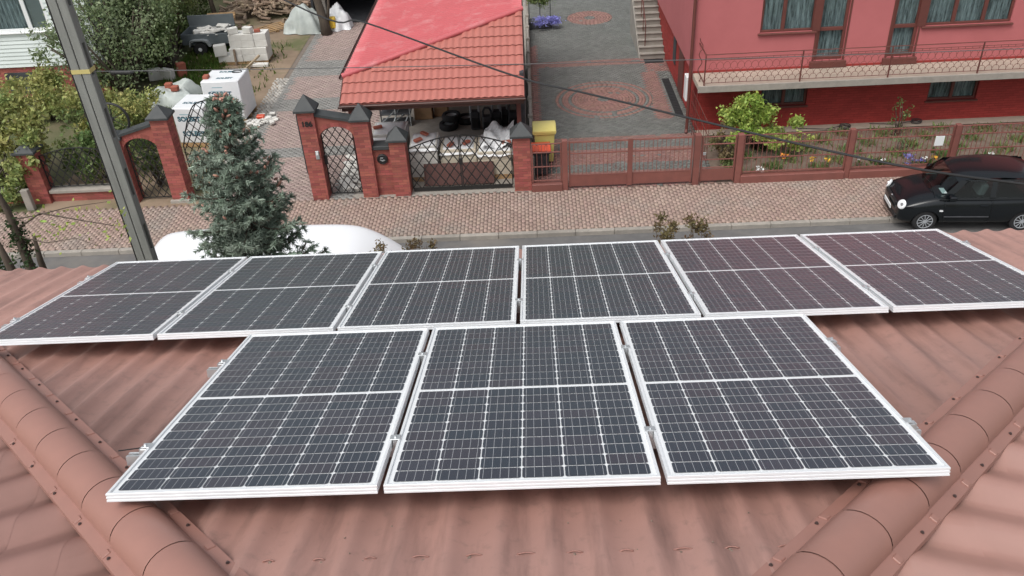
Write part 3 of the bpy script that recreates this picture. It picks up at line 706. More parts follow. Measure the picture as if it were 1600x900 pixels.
# closed double gate
dgt = lambda x: 1.28 + .40 * math.cos((x + 2.045) / 1.46 * math.pi / 2 * .92)
dg = thing('double_gate', 'closed black lattice double gate with arched top in front of the block stacks', 'gate', (-2.04, 21.7, 0), 'black lattice gates')
for a, b in ((-3.46, -2.065), (-2.025, -.63)):
    gate_frame(dg, a, b, .12, dgt, 21.70, .02); lattice(dg, a, b, .12, dgt, 21.70, .275, .013)
MB().box(-3.45, -.64, 21.69, 21.71, .03, .115).build('kick_plate', 'wrought', dg)
MB().cbox(-2.10, -1.99, 21.655, 21.68, .82, 1.02, .006).build('lock', 'wrought', dg)
# open driveway gate: two leaves swung inwards
for hx, hy, ang, lab in ((-9.90, 22.2, 38, 'open black lattice gate leaf with tall pointed top behind the spruce'), (-6.34, 22.0, 112, 'open black lattice gate leaf seen edge on behind the numbered pillar')):
    lf = thing('gate_leaf', lab, 'gate', (hx, hy, 0), 'black lattice gates')
    tp = (lambda x: 1.45 + 1.15 * math.sin(min(1, x / .72) * math.pi / 2)) if ang < 90 else (lambda x: 1.75 + .8 * math.cos(x / 1.3 * 1.5))
    T = Matrix.Translation((hx, hy, 0)) @ Matrix.Rotation(R(ang), 4, 'Z')
    ln = 1.3
    gate_frame(lf, 0.02, ln, .08, tp, 0, T=T); lattice(lf, .02, ln, .08, tp, 0, T=T)
# left wicket with arch, sloping coping and iron wheel
aw2 = thing('arched_wicket', 'red brick arch with sloping dark coping right of the utility pole', 'archway', (-10.93, 22, 0))
spandrel(aw2, -11.438, -10.422, 1.55, .40, 2.02, 2.30, 21.85, 22.12)
wk2 = thing('wicket_gate', 'black lattice wicket gate under the brick arch beside the utility pole', 'gate', (-10.93, 22, 0), 'black lattice gates')
wt2 = lambda x: 1.53 + .38 * math.sqrt(max(0, 1 - ((x + 10.93) / .5) ** 2))
gate_frame(wk2, -11.38, -10.48, .05, wt2, 21.98); lattice(wk2, -11.38, -10.48, .05, wt2, 21.98)
wh = thing('iron_wheel', 'black iron wheel standing above the arch behind the utility pole', 'wheel', (-11.62, 22.15, 1.95))
m = MB(); cw_ = Vector((-11.62, 22.15, 2.42))
m.tube([cw_ + Vector((.46 * math.cos(t), 0, .46 * math.sin(t))) for t in np.linspace(0, 2 * math.pi, 33)], .035, 6); m.build('rim', 'wrought', wh)
for k in range(3):
    t = k * math.pi / 3 + .4; m = MB(); m.tube([cw_ + Vector((.45 * math.cos(t), 0, .45 * math.sin(t))), cw_ - Vector((.45 * math.cos(t), 0, .45 * math.sin(t)))], .012, 5); m.build('spoke', 'wrought', wh)
MB().lathe([(.05, -.05), (.06, 0), (.05, .05)], tuple(cw_), 10, 'y').build('hub', 'wrought', wh)
fl = thing('lattice_fence', 'black lattice fence panel on a low concrete capped wall left of the pole', 'fence', (-13, 22.2, 0))
brick_block(fl, -14.1, -11.87, 22.12, 22.32, -.03, .26, faces='f'); MB().cbox(-14.1, -11.87, 22.03, 22.4, .263, .36, .012).build('wall_cap', 'concrete', fl)
ft = lambda x: 1.35 + .25 * math.cos((x + 13) * 1.3)
gate_frame(fl, -14.08, -11.9, .42, ft, 22.2, name='panel_frame'); lattice(fl, -14.08, -11.9, .42, ft, 22.2, .24, .012)
fl2 = thing('low_wall', 'low wall running out of view left of the overgrown pillar', 'wall', (-17, 22.2, 0))
brick_block(fl2, -22, -14.63, 22.12, 22.35, -.03, .3, faces='f'); MB().cbox(-22, -14.63, 22.03, 22.42, .303, .38, .012).build('wall_cap', 'concrete', fl2)
ms = thing('marker_stone', 'slanting white marker post in front of the overgrown brick pillar', 'post', (-14.55, 21.7, 0))
MB().cbox(-14.66, -14.44, 21.6, 21.75, -.03, .62, .015, T=None).build('post', 'concrete', ms)

# ================================================================== RIGHT FENCE, GATE, WICKET
GY = 21.5; bar_me = {}
def vbar(root, x, z0, z1, name='bar', w=.008, y=GY):
    key = round(z1 - z0, 3), w
    if key not in bar_me:
        o = MB().box(-w, w, -w, w, 0, z1 - z0).build(name, 'fence_paint', root, local=True); bar_me[key] = o.data
    else: o = link(name, bar_me[key], root)
    o.location = Vector((x, y, z0)) - ORG[root.name]; return o
def fence_frame(root, x0, x1, z0, z1, rails, w=.02, y=GY, st=True):
    for z in rails: MB().cbox(x0, x1, y - .017, y + .017, z - w, z + w, .004).build('rail', 'fence_paint', root)
    if st:
        for x in (x0, x1): MB().cbox(x - .022, x + .022, y - .02, y + .02, z0, z1, .004).build('stile', 'fence_paint', root)
def post(x, label, w=.075, h=1.5):
    o = MB().cbox(x - w, x + w, GY - w, GY + w, -.03, h, .008).build('fence_post', 'fence_paint', origin=(x, GY, 0), label=label, cat='fence post', group='brown steel fence posts')
post(.84, 'brown steel gate post beside the waste bins', .075, 1.5); post(4.46, 'wide brown steel post between driveway gate and wicket', .085, 1.5); post(5.62, 'brown steel post right of the wicket', .08, 1.45)
post(8.62, 'brown fence post in the middle of the flower bed fence', .07, 1.45); post(11.42, 'brown fence post just left of the black car', .07, 1.45); post(14.2, 'brown fence post beyond the right edge behind the car', .07, 1.45)
def plinth(root, x0, x1): MB().cbox(x0, x1, GY - .11, GY + .11, -.03, .22, .012).build('plinth', 'fence_paint', root)
def fence_panel(x0, x1, label, bars=True):
    f = thing('steel_fence', label, 'fence', ((x0 + x1) / 2, GY, 0), 'brown steel fence panels')
    plinth(f, x0, x1); fence_frame(f, x0 + .03, x1 - .03, .24, 1.42, (.30, .72, 1.15, 1.40), .014)
    n = int((x1 - x0) / .125)
    for k in range(1, n):
        x = x0 + .03 + k * (x1 - x0 - .06) / n; vbar(f, x, .31, 1.39, w=.006)
    for k in range(n // 2):                                 # small rings between the top rails
        x = x0 + .03 + (2 * k + 1) * (x1 - x0 - .06) / n; m = MB(); m.tube([(x + .05 * math.cos(t), GY, 1.275 + .10 * math.sin(t)) for t in np.linspace(0, 2 * math.pi, 13)], .006, 4, cap=False); m.build('scroll', 'fence_paint', f)
    return f
fence_panel(-.09, .765, 'narrow brown fence panel in front of the waste bins'); fence_panel(5.70, 8.55, 'brown fence panel in front of the green shrub')
fp2 = fence_panel(8.69, 11.35, 'brown fence panel with the small white notice'); fence_panel(11.49, 14.13, 'brown fence panel behind the black car'); fence_panel(14.27, 18.0, 'brown fence panel continuing out of view on the right')
nt_ = MB().cbox(10.86, 11.1, GY - .045, GY - .03, .86, 1.14, .004).build('notice', 'paper', origin=(10.98, GY - .04, .86), label='small white notice hung on the brown fence', cat='sign')
gt = thing('driveway_gate', 'brown steel driveway gate of two leaves with solid bottom plate', 'gate', (2.63, GY, 0))
for a, b in ((.97, 2.60), (2.66, 4.32)):
    fence_frame(gt, a, b, .06, 1.45, (.42, 1.42, 1.08), .018); MB().cbox(a, b, GY - .012, GY + .012, .08, .40, .004).build('bottom_plate', 'fence_paint', gt)
    n = 14
    for k in range(1, n):
        x = a + (b - a) * k / n; vbar(gt, x, .44, 1.40, w=.007)
        m = MB(); q = .62 + .18 * math.cos((k - n / 2) / n * 6) ; m.tube([(x - .035, GY - .01, q), (x, GY - .012, q + .09), (x + .035, GY - .01, q)], .006, 4); m.build('scroll', 'fence_paint', gt)
MB().cbox(2.56, 2.70, GY - .05, GY - .02, .06, 1.47, .006).build('meeting_stile', 'fence_paint', gt)
wg = thing('wicket', 'brown steel wicket with solid bottom plate and horizontal rails', 'gate', (5.05, GY, 0))
fence_frame(wg, 4.60, 5.50, .05, 1.42, (.48, .72, 1.18, 1.40), .012); MB().cbox(4.6, 5.5, GY - .012, GY + .012, .08, .44, .004).build('bottom_plate', 'fence_paint', wg)
MB().cbox(4.62, 4.70, GY - .05, GY - .02, .88, .96, .004).build('handle', 'galvanised', wg)
bw = thing('boundary_wall', 'thin grey concrete boundary wall between garage and paved driveway', 'wall', (-.06, 28, 0))
for k in range(10):
    y = 22.2 + k * 1.5; MB().cbox(-.12, -.03, y + .01, y + 1.49, -.03, .62 + .02 * (k % 2), .01).build('wall_panel', 'concrete', bw)
    MB().cbox(-.15, 0, y - .06, y + .06, -.03, .72, .01).build('post', 'concrete', bw)
# ================================================================== PINK HOUSE
ph = thing('pink_house', 'pink plastered house with dark red brick ground floor and long balcony', 'house', (10, 30, 0))
HX0, HX1, HY0, HY1, HZ = 4.87, 17.0, 25.03, 36.0, 1.86
def wall_holes(m, x0, x1, z0, z1, y, holes, th=.12, axis='y'):
    """front wall sheet with rectangular openings and reveals; holes (a,b,c,d)=x0,x1,z0,z1"""
    xs = sorted({x0, x1, *[h[0] for h in holes], *[h[1] for h in holes]}); zs = sorted({z0, z1, *[h[2] for h in holes], *[h[3] for h in holes]})
    for i in range(len(xs) - 1):
        for k in range(len(zs) - 1):
            cx, cz = (xs[i] + xs[i + 1]) / 2, (zs[k] + zs[k + 1]) / 2
            if any(h[0] < cx < h[1] and h[2] < cz < h[3] for h in holes): continue
            m.add([(xs[i], y, zs[k]), (xs[i + 1], y, zs[k]), (xs[i + 1], y, zs[k + 1]), (xs[i], y, zs[k + 1])], [(0, 1, 2, 3)], .5)
    for a, b, c, d in holes:
        for P in (((a, c), (b, c)), ((b, c), (b, d)), ((b, d), (a, d)), ((a, d), (a, c))):
            (p, q), (r, s) = P; m.add([(p, y, q), (r, y, s), (r, y + th, s), (p, y + th, q)], [(0, 1, 2, 3)], .5)
up_holes = [(6.76, 8.33, 3.00, 4.35), (8.45, 9.28, 2.10, 4.35), (10.60, 11.36, 2.10, 4.35), (11.50, 14.0, 2.98, 4.35)]
lo_holes = [(7.0, 8.42, .70, 1.42), (12.1, 13.58, .65, 1.38)]
m = MB(); wall_holes(m, HX0, HX1, HZ, 6.4, HY0, up_holes)
m.add([(HX0, HY0, HZ), (HX0, HY1, HZ), (HX0, HY1, 6.4), (HX0, HY0, 6.4)], [(0, 1, 2, 3)], .5); m.add([(HX1, HY0, HZ), (HX1, HY1, HZ), (HX1, HY1, 6.4), (HX1, HY0, 6.4)], [(0, 1, 2, 3)], .5)
m.add([(HX0, HY1, 0), (HX1, HY1, 0), (HX1, HY1, 6.4), (HX0, HY1, 6.4)], [(0, 1, 2, 3)], .5)
m.add([(HX0, HY0, HZ), (HX1, HY0, HZ), (HX1, HY1, HZ), (HX0, HY1, HZ)], [(0, 1, 2, 3)], .5)
m.build('upper_wall', 'pink_plaster', ph)
m = MB(); wall_holes(m, 5.09, HX1, -.03, HZ - .004, HY0 + .02, lo_holes, .16)
m.add([(5.09, HY0 + .02, -.03), (5.09, HY1 - .1, -.03), (5.09, HY1 - .1, HZ - .004), (5.09, HY0 + .02, HZ - .004)], [(0, 1, 2, 3)], .5); m.build('ground_floor_wall', 'red_mortar', ph)
m = MB()                                                     # painted brick courses of the ground floor, openings left free
bh, bl = .077, .25
for j in range(int(1.85 / bh)):
    x = 5.09 - (bl / 2 if j % 2 else 0)
    while x < HX1:
        a, b, z0, z1 = max(5.09, x) + .005, min(HX1, x + bl) - .005, j * bh + .005, (j + 1) * bh - .005; x += bl
        for h in lo_holes:
            if z1 > h[2] - .01 and z0 < h[3] + .01:
                if a < h[0] < b: b = h[0] - .003
                elif a < h[1] < b: a = h[1] + .003
                elif a >= h[0] and b <= h[1]: a = b
        if b - a < .02: continue
        p = HY0 + .02; q = p - random.uniform(.004, .009)
        m.add([(a, p, z0), (b, p, z0), (b, p, z1), (a, p, z1), (a, q, z0), (b, q, z0), (b, q, z1), (a, q, z1)], [(4, 5, 6, 7), (0, 1, 5, 4), (1, 2, 6, 5), (2, 3, 7, 6), (3, 0, 4, 7)])
brick_face(m, (5.09, HY1 - .1, 0), (0, -1, 0), (-1, 0, 0), HY1 - HY0 - .1, 1.85, bl, bh, pr=.007)
m.build('brick_courses', 'red_brick_paint', ph, kind='stuff')
def curtain(root, x0, x1, z0, z1, y, m_='lace', amp=.02, fr=38, name='curtain'):
    n = max(8, int((x1 - x0) * 46)); V = []; F = []
    for i in range(n + 1):
        x = x0 + (x1 - x0) * i / n; yy = y + amp * math.sin(x * fr) + amp * .5 * math.sin(x * fr * 2.3 + 1)
        V += [(x, yy, z0), (x, yy * .6 + y * .4, z1)]
    for i in range(n): F.append((2 * i, 2 * i + 2, 2 * i + 3, 2 * i + 1))
    return MB().add(V, F, .5).build(name, m_, root, smooth=True)
def window(root, x0, x1, z0, z1, y, mull=(), trans=(), fw=.07, fm='brown_paint', name='window', lace=True, sill=True, room=.3, blind=None):
    """frame bars as one part with panes, curtain and room behind as its sub-parts"""
    m = MB(); e = .003
    m.cbox(x0 + e, x1 - e, y, y + .07, z0 + e, z0 + fw, .006); m.cbox(x0 + e, x1 - e, y, y + .07, z1 - fw, z1 - e, .006)
    m.cbox(x0 + e, x0 + fw, y + .002, y + .068, z0 + fw, z1 - fw, .006); m.cbox(x1 - fw, x1 - e, y + .002, y + .068, z0 + fw, z1 - fw, .006)
    for x in mull: m.cbox(x - fw * .75, x + fw * .75, y - .004, y + .066, z0 + fw, z1 - fw, .006)
    xs = [x0 + fw, *mull, x1 - fw]
    for z in trans: m.cbox(x0 + fw, x1 - fw, y - .003, y + .064, z - fw * .6, z + fw * .6, .006)
    w = m.build(name, fm, root)
    zs = [z0 + fw] + list(trans) + [z1 - fw]
    for i in range(len(xs) - 1):
        for k in range(len(zs) - 1):
            MB().box(xs[i], xs[i + 1], y + .03, y + .036, zs[k], zs[k + 1]).build('pane', 'window_glass', w)
    if lace: curtain(w, x0 + fw * .5, x1 - fw * .5, z0 + .02, z1, y + .13)
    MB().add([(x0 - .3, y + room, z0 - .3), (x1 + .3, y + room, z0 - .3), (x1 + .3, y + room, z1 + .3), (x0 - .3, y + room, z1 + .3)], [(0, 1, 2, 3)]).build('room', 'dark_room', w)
    if sill: MB().cbox(x0 - .06, x1 + .06, y - .14, y + .02, z0 - .05, z0 - .003, .008).build('sill', fm, w)
    return w
w1 = window(ph, 6.76, 8.33, 3.00, 4.35, HY0 + .05, (7.42,)); w2 = window(ph, 11.50, 14.0, 2.98, 4.35, HY0 + .05, (12.35, 13.2))
window(ph, 8.45, 9.28, 2.10, 4.35, HY0 + .05, (), (3.02,), .085, name='balcony_door', sill=False); window(ph, 10.60, 11.36, 2.10, 4.35, HY0 + .05, (), (3.0,), .085, name='balcony_door', sill=False)
for a, b in ((8.45, 9.28), (10.6, 11.36)): MB().cbox(a - .12, b + .12, HY0 - .10, HY0 - .004, HZ + .025, 2.09, .012).build('door_step', 'brown_paint', ph)
for a, b in ((8.45, 9.28), (10.6, 11.36)):
    MB().cbox(a - .065, a - .004, HY0 - .012, HY0 - .002, 2.1, 4.42, .003).build('door_surround', 'brown_paint', ph); MB().cbox(b + .004, b + .065, HY0 - .012, HY0 - .002, 2.1, 4.42, .003).build('door_surround', 'brown_paint', ph)
window(ph, 7.0, 8.42, .70, 1.42, HY0 + .08, (7.72,), fw=.06, name='basement_window'); window(ph, 12.1, 13.58, .65, 1.38, HY0 + .08, (12.84,), fw=.06, name='basement_window')
for a, b in ((8.333, 8.447), (11.363, 11.497)): MB().cbox(a - .06, b + .06, HY0 - .016, HY0 - .003, 2.99, 4.42, .003).build('frame_cover', 'brown_paint', ph)
m = MB(); m.box(HX0 + .01, HX1 - .01, HY0 - .006, HY0 - .001, HZ + .022, HZ + .085); m.build('skirting', 'red_brick_paint', ph)
bal = MB().cbox(4.87, HX1, 23.90, HY0 - .004, 1.71, 1.88, .012).build('balcony_slab', 'apron', ph)
m = MB(); m.cbox(4.84, HX1, 23.87, 23.93, 1.70, 1.895, .008); m.build('slab_edge', 'concrete', bal)
# balcony railing: rails, posts, scallops each a part
rl = MB(); RY = 23.97
for z, r in ((2.80, .014), (2.69, .009), (2.63, .009), (1.96, .009)): rl.tube([(5.02, RY, z), (HX1, RY, z)], r, 5)
rail = rl.build('balcony_rail', 'brown_paint', ph)
for x in (5.02, 7.78, 10.30, 12.85, 15.4): MB().cbox(x - .018, x + .018, RY - .018, RY + .018, 1.885, 2.80, .003).build('post', 'brown_paint', rail)
MB().box(5.005, 5.035, RY + .02, HY0 - .01, 2.785, 2.81).build('side_rail', 'brown_paint', rail); MB().box(5.01, 5.03, RY + .02, HY0 - .01, 1.95, 1.97).build('side_rail', 'brown_paint', rail)
arc = MB(); arc.tube([(.105 * math.cos(t), 0, .16 * math.sin(t)) for t in np.linspace(0, math.pi, 9)], .006, 4)
arc0 = arc.build('scallop', 'brown_paint', rail, local=True); k = 0
stub = MB().box(-.005, .005, -.005, .005, 0, .055).build('stub', 'brown_paint', rail, local=True)
for row, z in enumerate((1.965, 2.10, 2.24, 2.42)):
    for i in range(56):
        x = 5.14 + i * .2 + (.1 if row % 2 else 0)
        if x > 16.5: continue
        o = arc0 if k == 0 else link('scallop', arc0.data, rail); o.location = Vector((x, RY + .002 * row, z)) - ORG[rail.name]; k += 1
k = 0
for i in range(56):
    o = stub if k == 0 else link('stub', stub.data, rail); o.location = Vector((5.14 + i * .2, RY, 2.633)) - ORG[rail.name]; k += 1
sc = MB(); sc.tube([(4.93 + .05 * math.sin(t * 2.2), 24.3, 1.9 + t * .16) for t in np.linspace(0, 8, 26)], .014, 5); sc.build('scroll_ornament', 'brown_paint', rail)
dp = MB(); dp.tube([(4.79, 24.95, 6.4), (4.79, 24.95, .12), (4.76, 24.86, .02)], .05, 10); dp.build('downpipe', 'brown_paint', ph, smooth='auto')
mbx = MB(); mbx.cbox(4.72, 4.85, 25.12, 25.50, .95, 1.72, .012); mbx.build('meter_box', 'white_plastic', ph)
dr = MB(); dr.cbox(5.045, 5.086, 27.6, 28.5, .02, 1.78, .006); dr.build('side_door', 'brown_paint', ph); MB().cbox(5.05, 5.086, 29.3, 29.8, .6, 1.5, .006).build('side_window', 'dark_room', ph)
rf = MB(); o_ = .5; ridge = 8.9; V = [(HX0 - o_, HY0 - o_, 6.35), (HX1 + o_, HY0 - o_, 6.35), (HX1 + o_, HY1 + o_, 6.35), (HX0 - o_, HY1 + o_, 6.35), (9.5, 30.5, ridge), (12.4, 30.5, ridge)]
rf.add(V, [(0, 1, 5, 4), (1, 2, 5), (2, 3, 4, 5), (3, 0, 4), (3, 2, 1, 0)], .5).build('roof', 'tile_side', ph)
# outside stair
st = thing('outside_stair', 'grey concrete outside stair climbing along the pink house', 'stairs', (4.65, 32.5, 0))
for k in range(11):
    y = 31.75 + k * .30; MB().cbox(4.16, 5.085, y, y + .30 + (.02 if k < 10 else .8), -.03 if k == 0 else .165 * k - .13, .165 * (k + 1), .012).build('step', 'step_concrete', st)
    MB().cbox(4.13, 5.083, y - .035, y + .09, .165 * (k + 1) + .002, .165 * (k + 1) + .035, .006).build('nosing', 'concrete', st)
MB().prism([(31.8, -.03), (35.0, -.03), (35.0, 1.72), (31.8, .02)], 4.12, 4.155, 'x').build('stringer', 'step_concrete', st)
hr = MB(); hr.tube([(4.38, 32.2, .25), (4.38, 32.2, 1.15), (4.38, 35.0, 2.75)], .02, 6); 
for k in range(4): hr.tube([(4.38, 32.9 + k * .65, .70 + k * .36), (4.38, 32.9 + k * .65, 1.55 + k * .37)], .014, 5)
hr.build('handrail', 'brown_paint', st)
MB().cbox(4.28, 5.0, 31.28, 31.70, .0, .016, .004).build('door_mat', 'mat_black', origin=(4.64, 31.5, 0), label='black door mat at the foot of the grey stair', cat='mat')
m = MB()
for k in range(24): m.box(4.69, 4.90, 26.25 + k * .14, 26.25 + k * .14 + .11, .004, .02)
m.box(4.67, 4.92, 26.22, 29.62, .002, .008); m.build('drain_grate', 'mat_black', origin=(4.8, 28, 0), label='long black drain grate along the pink house wall', cat='grate')
sg = thing('side_gate', 'low brown iron gate between house corner and driveway', 'gate', (4.9, 23.5, 0))
m = MB()
for z in (.15, .55, .95, 1.3): m.tube([(4.95, 22.5, z), (4.88, 24.9, z + .1)], .012, 5)
for k in range(9): m.tube([(4.95 - k * .009, 22.5 + k * .3, .05), (4.95 - k * .009, 22.5 + k * .3, 1.35)], .008, 5)
m.build('frame', 'brown_paint', sg)
# planter with blue flowers at the driveway
pl = thing('flower_trough', 'dark trough with blue flowers and green plants beside the driveway', 'planter', (.5, 36.3, 0))
MB().cbox(.0, .95, 35.95, 36.5, 0, .32, .02).build('trough', 'dark_stuff', pl)
P = blobpts([(.50, 35.95, .40, .68, .38, .26)], 4200); V, F, r_ = leaves(P, .055); arr('flowers', V, F, r_, 'petal_blue', pl)
P = blobpts([(.42, 36.6, .85, .55, .45, .55)], 1800); V, F, r_ = leaves(P, .09); arr('plants', V, F, r_, 'leaf_green', pl)
m = MB()
for x in (.02, .48, .92): m.tube([(x, 36.6, .3), (x, 36.6, 1.5)], .018, 5)
m.build('stakes', 'dark_stuff', pl)

# ================================================================== GARAGE OF THE LEFT PROPERTY
ga = thing('garage', 'open fronted garage under a red metal tile roof with hip', 'garage', (-2.7, 26.5, 0))
GX0, GX1, GF, GS = -5.22, -.20, 22.02, .44
zf = lambda y: 2.57 + GS * (y - GF)
HC = Vector((-5.22, 22.98, zf(22.98)))                      # where hip and side eave meet
SX = .1945
zs_ = lambda x: HC.z + SX * (x - HC.x)
yhip = lambda x: GF + (zs_(x) - 2.57) / GS                    # hip line in plan
# tile pieces on the front slope
TWd, TL = .193, .395; nt_c = 9
def tile(m_data=None): pass
tm = MB(); V = []; F = []; ny = 4
cs = math.cos(math.atan(GS)); sn = math.sin(math.atan(GS))
for j in range(ny + 1):
    t = j / ny; s = t * (TL + .03)
    for i in range(nt_c):
        u = i / (nt_c - 1); h = .030 * (0.5 - 0.5 * math.cos(2 * math.pi * u)) ** .8 + .032 * (1 - t)
        V.append((u * TWd, s, h))
for j in range(ny):
    for i in range(nt_c - 1): a = j * nt_c + i; F.append((a, a + 1, a + nt_c + 1, a + nt_c))
b = len(V); V += [(x, y + .035, z - .034) for x, y, z in V[:nt_c]]
for i in range(nt_c - 1): F.append((b + i, b + i + 1, i + 1, i))
tile0 = None; cnt = 0
ncol = int((GX1 - GX0) / TWd); nrow = 12
for j in range(nrow):
    for i in range(ncol):
        x = GX0 + i * TWd; y = GF + j * TL * cs
        if y + TL * cs * .55 > yhip(x + TWd / 2): continue
        if tile0 is None: o = tile0 = MB().add(V, F, .5).build('roof_tile', 'tile_front', ga, local=True, smooth='auto')
        else: o = link('roof_tile', tile0.data, ga)
        o.location = Vector((x, y, zf(y) + .008)) - ORG[ga.name]; o.rotation_euler = (math.atan(GS), 0, 0); cnt += 1
# plain decking under the tiles closes the triangle along the hip
m = MB(); xr = GX1
m.add([(GX0, GF, zf(GF)), (GX1, GF, zf(GF)), (GX1, yhip(GX1), zs_(GX1)), (HC.x, HC.y, HC.z)], [(0, 1, 2, 3)], .5); m.build('front_deck', 'tile_front', ga)
YBk = 31.2; V = []; F = []; ys = np.arange(HC.y, YBk, TWd / 8); xsn = np.arange(0, GX1 - HC.x + .01, .39)
for y in ys:                                                # side slope: pressed tile sheet, steps face its own eave
    xh = max(0.0, ((y - GF) * GS + 2.57 - HC.z) / SX)          # hip position from eave at this y
    lim = min(xh, GX1 - HC.x)
    for k, d in enumerate(xsn):
        for e, dz in ((0.0, .030), (.385, 0.0)):
            dd = min(d + e, lim); w = .06 * (0.5 - 0.5 * math.cos(2 * math.pi * (y - HC.y) / TWd))
            V.append((HC.x + dd, y, HC.z + SX * dd + w * (1 if dd < lim or lim > 4.9 else .2) + dz * (dd < lim) + .004))
nn = len(xsn) * 2
for i in range(len(ys) - 1):
    for k in range(nn - 1): a = i * nn + k; F.append((a, a + 1, a + nn + 1, a + nn))
arr('side_roof_sheet', V, F, np.full(len(F), .5), 'tile_side', ga, smooth=False)
m = MB(); hp = [Vector((x, yhip(x), zs_(x) + .05)) for x in np.linspace(HC.x - .03, GX1 + .02, 12)]
m.tube(hp, .075, 10); m.build('hip_cap', 'tile_side', ga, smooth='auto')
def gutter(root, p0, p1, out, r=.062, name='gutter'):
    p0, p1, out = Vector(p0), Vector(p1), Vector(out); m = MB(); V = []; F = []; n = 9
    for p in (p0, p1):
        for rr in (r, r - .008):
            for k in range(n): t = math.pi * k / (n - 1); V.append(tuple(p + out * (-math.cos(t) * rr) + Vector((0, 0, -math.sin(t) * rr))))
    for k in range(n - 1): F += [(k, k + 1, 2 * n + k + 1, 2 * n + k), (n + k, 3 * n + k, 3 * n + k + 1, n + k + 1)]
    F += [(0, 2 * n, 3 * n, n), (n - 1, 2 * n - 1, 4 * n - 1, 3 * n - 1)]
    return m.add(V, F, .5).build(name, 'gutter_brown', root, smooth='auto')
gutter(ga, (GX0 - .05, GF - .05, zf(GF) - .01), (GX1 + .02, GF - .05, zf(GF) - .01), (0, -1, 0), .07)
gutter(ga, (HC.x - .07, HC.y, HC.z + .005), (HC.x - .07, YBk, HC.z + .005), (-1, 0, 0), .07)
MB().box(GX0 + .02, GX1 - .02, GF + .03, GF + .06, zf(GF) - .20, zf(GF) - .01).build('fascia', 'gutter_brown', ga)
MB().prism([(GF, zf(GF) - .12), (HC.y, HC.z - .12), (HC.y, HC.z + .045), (GF, zf(GF) + .045)], GX0 - .02, GX0 + .004, 'x').build('verge_board', 'gutter_brown', ga)
MB().box(HC.x, HC.x + .03, HC.y, YBk, HC.z - .18, HC.z - .02).build('side_fascia', 'gutter_brown', ga)
for x in (-5.08, -.38): MB().cbox(x - .06, x + .06, 22.5, 22.62, -.02, zf(22.5) - .02, .006).build('post', 'brown_paint', ga)
MB().box(-.32, -.205, 22.7, YBk, -.02, 3.0).build('right_wall', 'dark_stuff', ga); MB().box(-5.1, -.33, 29.4, 29.5, -.02, 3.0).build('back_wall', 'concrete', ga)
MB().add([(GX1 + .001, GF, zf(GF) - .05), (GX1 + .001, yhip(GX1), zs_(GX1) - .02), (GX1 + .001, YBk, zs_(GX1) - .02), (GX1 + .001, YBk, 2.4), (GX1 + .001, GF, 2.4)], [(0, 1, 2, 3, 4)], .5).build('verge_cladding', 'brown_paint', ga)

# ---- things in the garage
def tire(x, y, z, label, r=.31, w=.2):
    t = thing('tyre', label, 'tyre', (x, y, z), 'tyres on the garage floor')
    m = MB(); m.lathe([(r * .58, .02), (r * .66, 0), (r * .93, 0), (r, .04), (r, w - .04), (r * .93, w), (r * .66, w), (r * .58, w - .02), (r * .57, w * .5)], (x, y, z), 22); m.build('casing', 'rubber', t, smooth='auto')
    m = MB(); m.lathe([(.02, w * .5), (r * .3, w * .55), (r * .56, w * .75), (r * .57, w * .3), (.02, w * .2)], (x, y, z), 14); m.build('rim', 'galvanised', t)
tire(-2.75, 26.1, 0, 'left lower tyre with grey rim lying in the garage'); tire(-2.2, 26.55, 0, 'right lower tyre with grey rim lying in the garage'); tire(-2.66, 26.35, .2, 'upper tyre with grey rim resting across the others')
for k, (x, y, hh, cc) in enumerate(((-1.85, 25.95, .72, 'grey_plastic'), (-1.45, 25.75, .60, 'dark_stuff'), (-1.15, 25.9, .72, 'grey_plastic'), (-.95, 26.15, .68, 'galvanised'), (-.62, 25.9, .66, 'dark_stuff'))):
    lab = ['dark upright container with light grey arched handle, next to the tyres', 'low black upright container between two arched ones', 'dark upright container with light grey arched handle, third from the tyres', 'grey upright container behind the others', 'black upright container at the right garage wall'][k]
    c = thing('upright_container', lab, 'container', (x, y, 0), 'upright containers in the garage')
    hh *= 1.2; m = MB(); m.cbox(x - .15, x + .15, y - .13, y + .16, 0, hh * .72, .04); m.build('body', 'dark_stuff', c)
    m = MB(); m.cbox(x - .12, x + .12, y - .16, y - .131, .08, hh * .5, .01); m.build('front_pocket', 'black_plastic', c)
    m = MB(); m.tube([(x - .13, y - .06, hh * .35), (x - .13, y - .05, hh * .95), (x - .07, y - .05, hh * 1.12), (x + .07, y - .05, hh * 1.12), (x + .13, y - .05, hh * .95), (x + .13, y - .06, hh * .35)], .04, 6); m.build('handle', cc, c, smooth='auto')
for k, (x0, x1, y0, lab) in enumerate(((-3.95, -3.35, 26.9, 'left cardboard box at the back of the garage'), (-3.3, -2.85, 27.1, 'right cardboard box at the back of the garage'))):
    c = thing('cardboard_box', lab, 'box', ((x0 + x1) / 2, y0, 0), 'cardboard boxes'); MB().cbox(x0, x1, y0, y0 + .5, 0, .55, .006).build('carton', 'cardboard', c)
    MB().box(x0 + .01, (x0 + x1) / 2 - .004, y0 + .01, y0 + .49, .552, .558).build('flap', 'cardboard', c); MB().box((x0 + x1) / 2 + .004, x1 - .01, y0 + .01, y0 + .49, .552, .558).build('flap', 'cardboard', c)
sh = thing('storage_rack', 'dark shelf rack with metal tools in the left of the garage', 'shelf', (-4.4, 26.6, 0))
for k in range(3): MB().cbox(-5.0, -4.0, 26.4, 26.85, .1 + k * .3, .14 + k * .3, .006).build('shelf', 'dark_stuff', sh)
for x in (-4.98, -4.5, -4.02): MB().cbox(x - .02, x + .02, 26.4, 26.44, 0, 1.0, .004).build('upright', 'galvanised' if x > -4.6 else 'dark_stuff', sh)
